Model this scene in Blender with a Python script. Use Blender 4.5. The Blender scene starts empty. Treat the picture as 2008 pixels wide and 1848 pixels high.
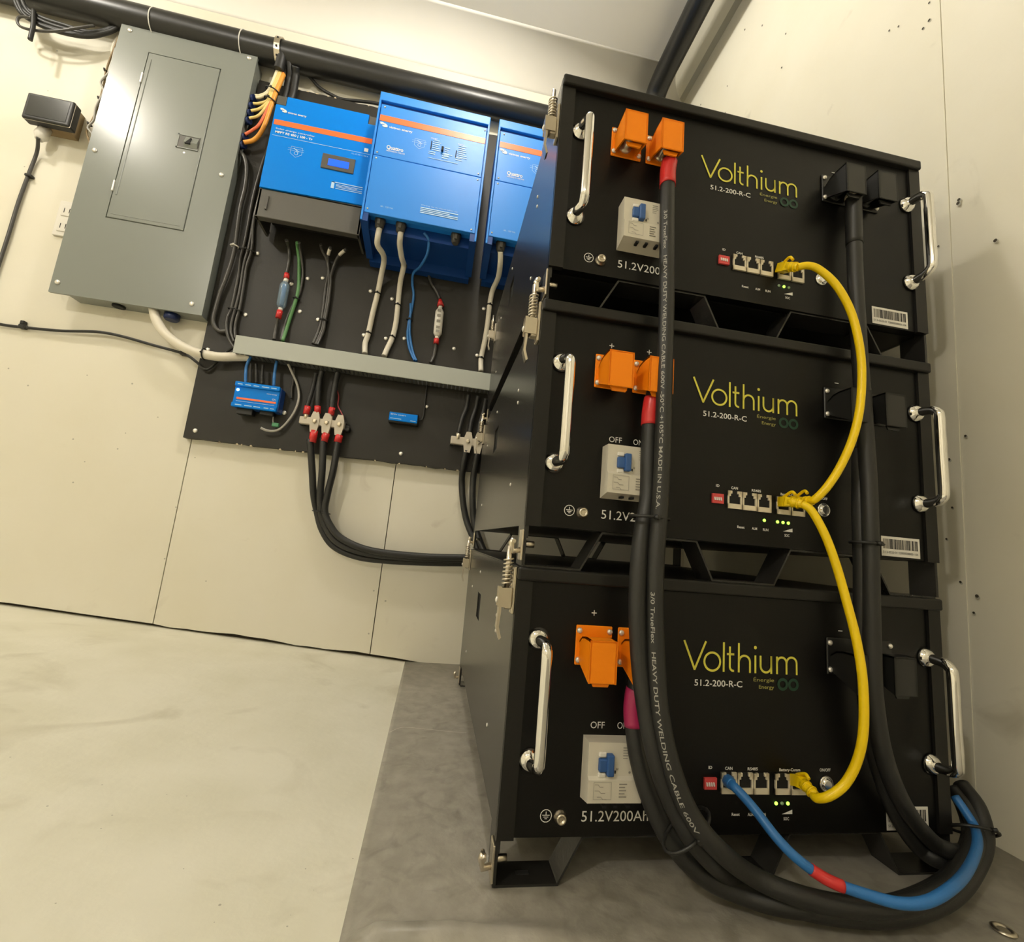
import bpy, bmesh, math, random
from mathutils import Vector, Matrix, Euler
random.seed(7)
SC = bpy.context.scene
COL = SC.collection
# ------------------------------------------------------------------ camera
FPX = 894.65
cam_d = bpy.data.cameras.new('camera'); cam = bpy.data.objects.new('camera', cam_d); COL.objects.link(cam)
cam_d.sensor_fit = 'HORIZONTAL'; cam_d.sensor_width = 36.0; cam_d.lens = FPX * 36.0 / 2008.0
cam_d.clip_start = 0.01
CAMX=Vector((0.981521, -0.165565, 0.095942)); CAMY=Vector((0.119348, 0.137762, -0.983249)); CAMZ=Vector((0.149574, 0.97653, 0.154976)); CAMP=Vector((-0.085847, -0.442343, 0.299692))
right, down, fwd = CAMX, CAMY, CAMZ
cam.matrix_world = Matrix(((right[0], -down[0], -fwd[0], CAMP[0]), (right[1], -down[1], -fwd[1], CAMP[1]),
                           (right[2], -down[2], -fwd[2], CAMP[2]), (0, 0, 0, 1)))
SC.camera = cam
# ------------------------------------------------------------------ world, lamps, exposure
w = bpy.data.worlds.new('world'); SC.world = w; w.use_nodes = True
w.node_tree.nodes['Background'].inputs[0].default_value = (0.9, 0.8, 0.65, 1); w.node_tree.nodes['Background'].inputs[1].default_value = 0.02
vs = SC.view_settings
vs.view_transform = 'Standard'; vs.look = 'None'; vs.exposure = 0.45; vs.gamma = 1.0; vs.use_curve_mapping = False
def lamp(name, loc, power, radius, color=(1.0, 0.945, 0.845)):
    l = bpy.data.lights.new(name, 'POINT'); l.shadow_soft_size = radius; l.energy = power; l.color = color   # point bulb just under the ceiling, also used for the added fill
    o = bpy.data.objects.new(name, l); COL.objects.link(o); o.location = loc
    return o
LAMPS = [((-1.38, 0.17, 1.655), 7.9, 0.03), ((-0.11, 0.14, 1.655), 8.3, 0.03), ((-1.38, -1.30, 1.655), 22.0, 0.04), ((-0.60, -1.80, 1.655), 3.0, 0.04)]  # last two are unseen fill lamps, added behind the camera to brighten the room
for i, (p, e, r_) in enumerate(LAMPS): lamp('ceiling_and_fill_lamp', p, e, r_)

# ------------------------------------------------------------------ materials
def mat(name, col, rough=0.5, metal=0.0, noise=None, bump=None, spec=0.5, emit=None, coat=0.0, alpha=None, trans=0.0):
    m = bpy.data.materials.new(name); m.use_nodes = True
    nt = m.node_tree; b = nt.nodes['Principled BSDF']
    b.inputs['Base Color'].default_value = (*col, 1); b.inputs['Roughness'].default_value = rough
    b.inputs['Metallic'].default_value = metal; b.inputs['Specular IOR Level'].default_value = spec
    b.inputs['Coat Weight'].default_value = coat; b.inputs['Transmission Weight'].default_value = trans
    if emit: b.inputs['Emission Color'].default_value = (*emit[:3], 1); b.inputs['Emission Strength'].default_value = emit[3]
    if alpha is not None: b.inputs['Alpha'].default_value = alpha
    tc = nt.nodes.new('ShaderNodeTexCoord')
    if noise:
        sc, col2, lo, hi = noise[:4]
        n = nt.nodes.new('ShaderNodeTexNoise'); n.inputs['Scale'].default_value = sc; n.inputs['Detail'].default_value = 6
        nt.links.new(tc.outputs['Object'], n.inputs['Vector'])
        r = nt.nodes.new('ShaderNodeMapRange'); r.inputs[1].default_value = lo; r.inputs[2].default_value = hi
        nt.links.new(n.outputs['Fac'], r.inputs[0])
        mx = nt.nodes.new('ShaderNodeMix'); mx.data_type = 'RGBA'
        mx.inputs[6].default_value = (*col, 1); mx.inputs[7].default_value = (*col2, 1)
        nt.links.new(r.outputs[0], mx.inputs[0]); nt.links.new(mx.outputs[2], b.inputs['Base Color'])
        last = mx
        if len(noise) > 4:                      # a second, coarser layer of stains
            sc, col3, lo, hi = noise[4]
            n2 = nt.nodes.new('ShaderNodeTexNoise'); n2.inputs['Scale'].default_value = sc; n2.inputs['Detail'].default_value = 8; n2.inputs['Distortion'].default_value = 1.2
            nt.links.new(tc.outputs['Object'], n2.inputs['Vector'])
            r2 = nt.nodes.new('ShaderNodeMapRange'); r2.inputs[1].default_value = lo; r2.inputs[2].default_value = hi
            nt.links.new(n2.outputs['Fac'], r2.inputs[0])
            mx2 = nt.nodes.new('ShaderNodeMix'); mx2.data_type = 'RGBA'; mx2.inputs[7].default_value = (*col3, 1)
            nt.links.new(mx.outputs[2], mx2.inputs[6]); nt.links.new(r2.outputs[0], mx2.inputs[0]); nt.links.new(mx2.outputs[2], b.inputs['Base Color'])
    if bump:
        sc, st = bump[:2]
        n = nt.nodes.new('ShaderNodeTexNoise'); n.inputs['Scale'].default_value = sc; n.inputs['Detail'].default_value = 4
        nt.links.new(tc.outputs['Object'], n.inputs['Vector'])
        bp = nt.nodes.new('ShaderNodeBump'); bp.inputs['Strength'].default_value = st; bp.inputs['Distance'].default_value = 0.002
        nt.links.new(n.outputs['Fac'], bp.inputs['Height']); nt.links.new(bp.outputs[0], b.inputs['Normal'])
    return m
M = dict(
    wall=mat('painted plywood', (0.74, 0.70, 0.57), 0.6, noise=(3.0, (0.78, 0.745, 0.635), 0.35, 0.65, (9.0, (0.62, 0.57, 0.46), 0.66, 0.82)), bump=(60, 0.12)),
    ceil=mat('white ceiling', (0.84, 0.81, 0.74), 0.6, noise=(2.0, (0.80, 0.77, 0.70), 0.4, 0.6)),
    wallr=mat('scuffed painted plywood', (0.73, 0.69, 0.55), 0.55, noise=(4.0, (0.77, 0.735, 0.61), 0.35, 0.65, (7.0, (0.50, 0.46, 0.35), 0.66, 0.80)), bump=(40, 0.2)),
    floor=mat('worn plywood floor', (0.71, 0.685, 0.55), 0.55, noise=(9.0, (0.78, 0.755, 0.63), 0.35, 0.65, (6.0, (0.50, 0.465, 0.34), 0.58, 0.85)), bump=(90, 0.25)),
    gap=mat('dark gap', (0.05, 0.04, 0.025), 0.9),
    trimg=mat('grey seam', (0.44, 0.42, 0.34), 0.7),
    matt=mat('grey vinyl', (0.27, 0.252, 0.208), 0.38, noise=(45.0, (0.37, 0.348, 0.295), 0.3, 0.7, (28.0, (0.20, 0.186, 0.152), 0.52, 0.80)), bump=(120, 0.25)),
    scuff=mat('pale scratch', (0.6, 0.57, 0.5), 0.6),
    black=mat('black powder coat', (0.009, 0.0085, 0.0075), 0.40, noise=(300, (0.010, 0.0095, 0.008), 0.4, 0.6), spec=0.35),
    side=mat('satin black steel', (0.022, 0.021, 0.019), 0.26, bump=(400, 0.05)),
    panel=mat('black face plate', (0.0016, 0.0015, 0.0013), 0.42, noise=(500, (0.003, 0.0028, 0.0023), 0.4, 0.6), spec=0.28),
    blkpl=mat('black plastic', (0.012, 0.012, 0.011), 0.42),
    rubber=mat('black rubber cable', (0.016, 0.016, 0.015), 0.48, bump=(250, 0.08)),
    foam=mat('black foam sleeve', (0.014, 0.014, 0.013), 0.34, bump=(25, 0.25)),
    chrome=mat('chrome', (0.85, 0.84, 0.82), 0.09, 1.0),
    steel=mat('zinc steel', (0.66, 0.60, 0.50), 0.28, 1.0),
    screw=mat('bright screw', (0.85, 0.82, 0.76), 0.35, 0.6),
    orange=mat('orange print', (1.0, 0.27, 0.003), 0.5, spec=0.3, bump=(350, 0.06)),
    cream=mat('cream plastic', (0.66, 0.62, 0.52), 0.5),
    jack=mat('tinned jack', (0.80, 0.72, 0.55), 0.38, 0.15),
    hole=mat('dark hole', (0.004, 0.004, 0.004), 0.8),
    blueT=mat('blue toggle', (0.03, 0.10, 0.30), 0.4),
    red=mat('red shrink', (0.62, 0.03, 0.03), 0.3),
    pink=mat('red dip switch', (0.66, 0.07, 0.07), 0.45),
    magenta=mat('magenta shrink', (0.40, 0.02, 0.10), 0.35),
    white=mat('white print', (0.80, 0.79, 0.75), 0.6),
    whitepl=mat('white plastic', (0.80, 0.77, 0.70), 0.45),
    paper=mat('white label', (0.80, 0.77, 0.70), 0.55),
    ink=mat('ink', (0.02, 0.02, 0.02), 0.6),
    greyink=mat('grey ink', (0.30, 0.28, 0.24), 0.6),
    greyink2=mat('pale print', (0.34, 0.33, 0.30), 0.6),
    yell=mat('yellow print', (0.72, 0.66, 0.08), 0.5),
    olive=mat('olive print', (0.40, 0.38, 0.10), 0.5),
    dgreen=mat('dark green print', (0.004, 0.045, 0.022), 0.5),
    green=mat('green lamp lit', (0.2, 0.9, 0.15), 0.3, emit=(0.42, 1.0, 0.08, 1.6)),
    gdim=mat('green lamp dim', (0.35, 0.5, 0.3), 0.3),
    yellow=mat('yellow cable', (0.95, 0.66, 0.0), 0.38),
    bluec=mat('blue cable', (0.025, 0.16, 0.45), 0.42),
    blue=mat('blue enamel', (0.0, 0.20, 0.72), 0.42, spec=0.15),
    blueq=mat('blue satin enamel', (0.012, 0.22, 0.74), 0.43, spec=0.5),
    navy=mat('dark blue enamel and slot shade', (0.004, 0.05, 0.24), 0.4),
    navy2=mat('navy gland', (0.006, 0.02, 0.10), 0.35),
    ored=mat('orange stripe', (0.92, 0.16, 0.035), 0.4),
    pblue=mat('pale blue print', (0.45, 0.66, 0.88), 0.5),
    lcd=mat('lit screen', (0.0, 0.05, 0.6), 0.3, emit=(0.01, 0.10, 1.0, 0.9)),
    dgrey=mat('dark grey plastic', (0.075, 0.070, 0.058), 0.5),
    board=mat('black painted board', (0.019, 0.0175, 0.014), 0.5, noise=(6, (0.028, 0.025, 0.020), 0.35, 0.7), spec=0.35, bump=(80, 0.15)),
    chip=mat('raw wood', (0.60, 0.50, 0.34), 0.8),
    grey=mat('grey enamel', (0.215, 0.230, 0.208), 0.26),
    duct=mat('grey duct', (0.40, 0.42, 0.375), 0.5),
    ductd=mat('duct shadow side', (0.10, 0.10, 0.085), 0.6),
    wcable=mat('white cable', (0.74, 0.69, 0.58), 0.45),
    greyc=mat('grey cable', (0.055, 0.052, 0.047), 0.33),
    greyl=mat('light grey cable', (0.42, 0.40, 0.36), 0.45),
    grnc=mat('green cable', (0.09, 0.24, 0.08), 0.45),
    dred=mat('dark red wire', (0.32, 0.03, 0.04), 0.4),
    wyel=mat('pale yellow wire', (0.80, 0.62, 0.22), 0.4),
    wcre=mat('cream wire', (0.82, 0.74, 0.52), 0.4),
    worg=mat('orange wire', (0.86, 0.36, 0.05), 0.4),
    wred=mat('red orange wire', (0.70, 0.16, 0.07), 0.4),
    clear=mat('clear plastic', (0.30, 0.42, 0.52), 0.15, alpha=0.45),
    busm=mat('frosted busbar', (0.58, 0.52, 0.42), 0.4),
    tinned=mat('tinned copper', (0.72, 0.64, 0.50), 0.3, 0.7),
    glass=mat('screen glass', (0.02, 0.022, 0.02), 0.22, spec=0.7),
    wood=mat('raw plywood box', (0.34, 0.25, 0.14), 0.65, noise=(20, (0.26, 0.18, 0.09), 0.4, 0.6)),
    ledb=mat('blue lamp lit', (0.1, 0.3, 1.0), 0.3, emit=(0.15, 0.4, 1.0, 6.0)),
    grnp=mat('green plug', (0.08, 0.30, 0.14), 0.4),
)

# ------------------------------------------------------------------ mesh helpers
def spline(pts, n=8):
    """Catmull-Rom samples through the points."""
    P = [Vector(p) for p in pts]
    if len(P) < 3: return P
    out = []
    for i in range(len(P) - 1):
        p0 = P[i - 1] if i else P[0] * 2 - P[1]
        p1, p2 = P[i], P[i + 1]
        p3 = P[i + 2] if i + 2 < len(P) else P[-1] * 2 - P[-2]
        for k in range(n):
            t = k / n
            out.append(0.5 * ((2 * p1) + (p2 - p0) * t + (2 * p0 - 5 * p1 + 4 * p2 - p3) * t * t + (3 * p1 - p0 - 3 * p2 + p3) * t ** 3))
    out.append(P[-1])
    return out
def frames(P, up=None):
    T = []
    for i in range(len(P)):
        a = P[max(i - 1, 0)]; b = P[min(i + 1, len(P) - 1)]
        d = (b - a); T.append(d.normalized() if d.length > 1e-9 else Vector((0, 0, 1)))
    ref = Vector(up) if up else (Vector((0, -1, 0)) if abs(T[0].y) < 0.9 else Vector((0, 0, 1)))
    N = []
    n = (ref - T[0] * ref.dot(T[0])).normalized()
    for t in T:
        n = n - t * n.dot(t)
        n = n.normalized() if n.length > 1e-6 else Vector((1, 0, 0))
        N.append(n.copy())
    return T, N
class MB:
    def __init__(s): s.bm = bmesh.new(); s.mats = []
    def mi(s, m):
        if m not in s.mats: s.mats.append(m)
        return s.mats.index(m)
    def box(s, x0, x1, y0, y1, z0, z1, m, bev=0.0, seg=2):
        bm = bmesh.new(); bmesh.ops.create_cube(bm, size=1)
        for v in bm.verts: v.co = Vector((x0 + (v.co.x + .5) * (x1 - x0), y0 + (v.co.y + .5) * (y1 - y0), z0 + (v.co.z + .5) * (z1 - z0)))
        if bev: bmesh.ops.bevel(bm, geom=list(bm.edges), offset=bev, segments=seg, affect='EDGES', profile=0.5)
        s.merge(bm, m, smooth=False); return s
    def merge(s, bm, m, smooth=False, matrix=None):
        k = s.mi(m); mp = {}
        for v in bm.verts: mp[v] = s.bm.verts.new(matrix @ v.co if matrix else v.co)
        for f in bm.faces:
            try: g = s.bm.faces.new([mp[v] for v in f.verts])
            except ValueError: continue
            g.material_index = k; g.smooth = smooth
        bm.free()
    def poly(s, pts, m):
        try: f = s.bm.faces.new([s.bm.verts.new(p) for p in pts]); f.material_index = s.mi(m)
        except ValueError: pass
        return s
    def tube(s, P, r, m, seg=12, up=None, caps=True):
        P = [Vector(p) for p in P]; T, N = frames(P, up); k = s.mi(m); rings = []
        for i, p in enumerate(P):
            rr = r[i] if isinstance(r, (list, tuple)) else r
            b = T[i].cross(N[i])
            rings.append([s.bm.verts.new(p + (N[i] * math.cos(a) + b * math.sin(a)) * rr) for a in [2 * math.pi * q / seg for q in range(seg)]])
        for i in range(len(rings) - 1):
            for q in range(seg):
                f = s.bm.faces.new((rings[i][q], rings[i][(q + 1) % seg], rings[i + 1][(q + 1) % seg], rings[i + 1][q])); f.smooth = True; f.material_index = k
        if caps:
            for rg, rev in ((rings[0], True), (rings[-1], False)):
                f = s.bm.faces.new(rg[::-1] if rev else rg); f.material_index = k
        return s
    def cyl(s, p0, p1, r, m, seg=16, r1=None): return s.tube([p0, p1], [r, r if r1 is None else r1], m, seg)
    def lathe(s, p, axis, prof, m, seg=20):
        """prof: list of (radius, height along axis)."""
        a = Vector(axis).normalized(); p = Vector(p)
        return s.tube([p + a * h for _, h in prof], [max(q, 1e-5) for q, _ in prof], m, seg)if False else s._lathe(p, a, prof, m, seg)
    def _lathe(s, p, a, prof, m, seg):
        n = (Vector((0, 0, 1)) if abs(a.z) < 0.9 else Vector((1, 0, 0))); n = (n - a * n.dot(a)).normalized(); b = a.cross(n); k = s.mi(m); rings = []
        for r, h in prof: rings.append([s.bm.verts.new(p + a * h + (n * math.cos(t) + b * math.sin(t)) * max(r, 1e-5)) for t in [2 * math.pi * q / seg for q in range(seg)]])
        for i in range(len(rings) - 1):
            for q in range(seg):
                f = s.bm.faces.new((rings[i][q], rings[i][(q + 1) % seg], rings[i + 1][(q + 1) % seg], rings[i + 1][q])); f.smooth = True; f.material_index = k
        s.bm.faces.new(rings[0][::-1]).material_index = k; s.bm.faces.new(rings[-1]).material_index = k
        return s
    def prism(s, pts, axis, a0, a1, m):
        """2D outline extruded along an axis: 'y' -> pts are (x,z), 'x' -> (y,z), 'z' -> (x,y)."""
        def co(p, a): return {'y': (p[0], a, p[1]), 'x': (a, p[0], p[1]), 'z': (p[0], p[1], a)}[axis]
        k = s.mi(m); A = [s.bm.verts.new(co(p, a0)) for p in pts]; B = [s.bm.verts.new(co(p, a1)) for p in pts]
        fs = [s.bm.faces.new(A), s.bm.faces.new(B[::-1])]
        for i in range(len(pts)): fs.append(s.bm.faces.new((A[i], B[i], B[(i + 1) % len(pts)], A[(i + 1) % len(pts)])))
        for f in fs: f.material_index = k
        return s
    def strip(s, pts, th, y, m, closed=False):
        """flat monoline lettering stroke on a plane y: pts (x,z)."""
        P = [Vector((p[0], p[1])) for p in pts]; n = len(P); L = []; Rr = []
        for i in range(n):
            a = P[(i - 1) % n] if closed or i else P[0]; b = P[(i + 1) % n] if closed or i < n - 1 else P[-1]
            d = (b - a).normalized(); q = Vector((-d.y, d.x)) * th / 2
            L.append(P[i] + q); Rr.append(P[i] - q)
        k = s.mi(m)
        vl = [s.bm.verts.new((v.x, y, v.y)) for v in L]; vr = [s.bm.verts.new((v.x, y, v.y)) for v in Rr]
        for i in range(n if closed else n - 1):
            j = (i + 1) % n
            f = s.bm.faces.new((vl[i], vr[i], vr[j], vl[j])); f.material_index = k
        return s
    def disc(s, p, axis, r, m, seg=16):
        a = Vector(axis).normalized(); n = (Vector((0, 0, 1)) if abs(a.z) < 0.9 else Vector((1, 0, 0))); n = (n - a * n.dot(a)).normalized(); b = a.cross(n)
        return s.poly([Vector(p) + (n * math.cos(t) + b * math.sin(t)) * r for t in [2 * math.pi * q / seg for q in range(seg)]], m)
    def text(s, body, x, z, h, y, m, width=None, align='L', bold=0.0, cap=True):
        vs_, fs_ = glyphs(body, bold)
        if not vs_: return s
        x0 = min(v[0] for v in vs_); x1 = max(v[0] for v in vs_)
        k = h / CAPH; kx = (width / (x1 - x0)) if width else k
        off = {'L': -x0 * kx, 'C': -(x0 + x1) / 2 * kx, 'R': -x1 * kx}[align]
        kk = s.mi(m); V = [s.bm.verts.new((x + off + a * kx, y, z + b * k)) for a, b in vs_]
        for f in fs_:
            try: g = s.bm.faces.new([V[i] for i in f]); g.material_index = kk
            except ValueError: pass
        return s
    def build(s, name, parent=None, label=None, cat=None, group=None, kind=None):
        me = bpy.data.meshes.new(name)
        o = root_of(parent)
        if o: off = o.matrix_basis.translation
        if o:
            for v in s.bm.verts: v.co -= off
        bmesh.ops.recalc_face_normals(s.bm, faces=list(s.bm.faces)) if kind != 'keep' else None
        s.bm.to_mesh(me); s.bm.free()
        for m in s.mats: me.materials.append(M[m])
        ob = bpy.data.objects.new(name, me); COL.objects.link(ob)
        if parent: ob.parent = parent
        if label: ob['label'] = label
        if cat: ob['category'] = cat
        if group: ob['group'] = group
        if kind and kind != 'keep': ob['kind'] = kind
        return ob
def root_of(o):
    while o is not None and o.parent is not None: o = o.parent
    return o
_G = {}
def glyphs(body, bold):
    key = (body, bold)
    if key in _G: return _G[key]
    cu = bpy.data.curves.new('lettering', 'FONT'); cu.body = body; cu.size = 1.0; cu.offset = bold; cu.resolution_u = 3
    ob = bpy.data.objects.new('lettering', cu); COL.objects.link(ob)
    me = bpy.data.meshes.new_from_object(ob.evaluated_get(bpy.context.evaluated_depsgraph_get()))
    r = ([(v.co.x, v.co.y) for v in me.vertices], [list(p.vertices) for p in me.polygons])
    bpy.data.objects.remove(ob); bpy.data.curves.remove(cu); bpy.data.meshes.remove(me)
    _G[key] = r
    return r
CAPH = max(v[1] for v in glyphs('H', 0.0)[0])
def empty(name, loc, label, cat, group=None):
    o = bpy.data.objects.new(name, None); COL.objects.link(o); o.location = loc; o.empty_display_size = 0.05
    o['label'] = label; o['category'] = cat
    if group: o['group'] = group
    return o
def copy_tree(o, parent=None):
    c = o.copy(); COL.objects.link(c)
    if parent: c.parent = parent
    for ch in list(o.children): copy_tree(ch, c)
    return c
def wrap_text(mb, body, P, r, m, h, start, ang, width=None):
    """lettering printed round a cable: runs along the sampled path P from arc length `start`, at angle `ang` round it."""
    T, N = frames(P); S = [0.0]
    for i in range(1, len(P)): S.append(S[-1] + (P[i] - P[i - 1]).length)
    vs_, fs_ = glyphs(body, 0.012); x1 = max(v[0] for v in vs_); k = h / CAPH; kx = width / x1 if width else k
    def at(sv):
        j = 0
        while j < len(S) - 2 and S[j + 1] < sv: j += 1
        t = min(max((sv - S[j]) / max(S[j + 1] - S[j], 1e-9), 0), 1)
        return P[j].lerp(P[j + 1], t), T[j].lerp(T[j + 1], t).normalized(), N[j].lerp(N[j + 1], t).normalized()
    V = []
    for a, b in vs_:
        p, t, n = at(start + a * kx); q = t.cross(n); an = ang - (b * k - h / 2) / r
        V.append(mb.bm.verts.new(p + (n * math.cos(an) + q * math.sin(an)) * (r + 0.0003)))
    kk = mb.mi(m)
    for f in fs_:
        try: g = mb.bm.faces.new([V[i] for i in f]); g.material_index = kk
        except ValueError: pass
def arc(cx, cz, r, a0, a1, n=14, rz=None):
    return [(cx + r * math.cos(math.radians(a0 + (a1 - a0) * i / n)), cz + (rz or r) * math.sin(math.radians(a0 + (a1 - a0) * i / n))) for i in range(n + 1)]
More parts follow.
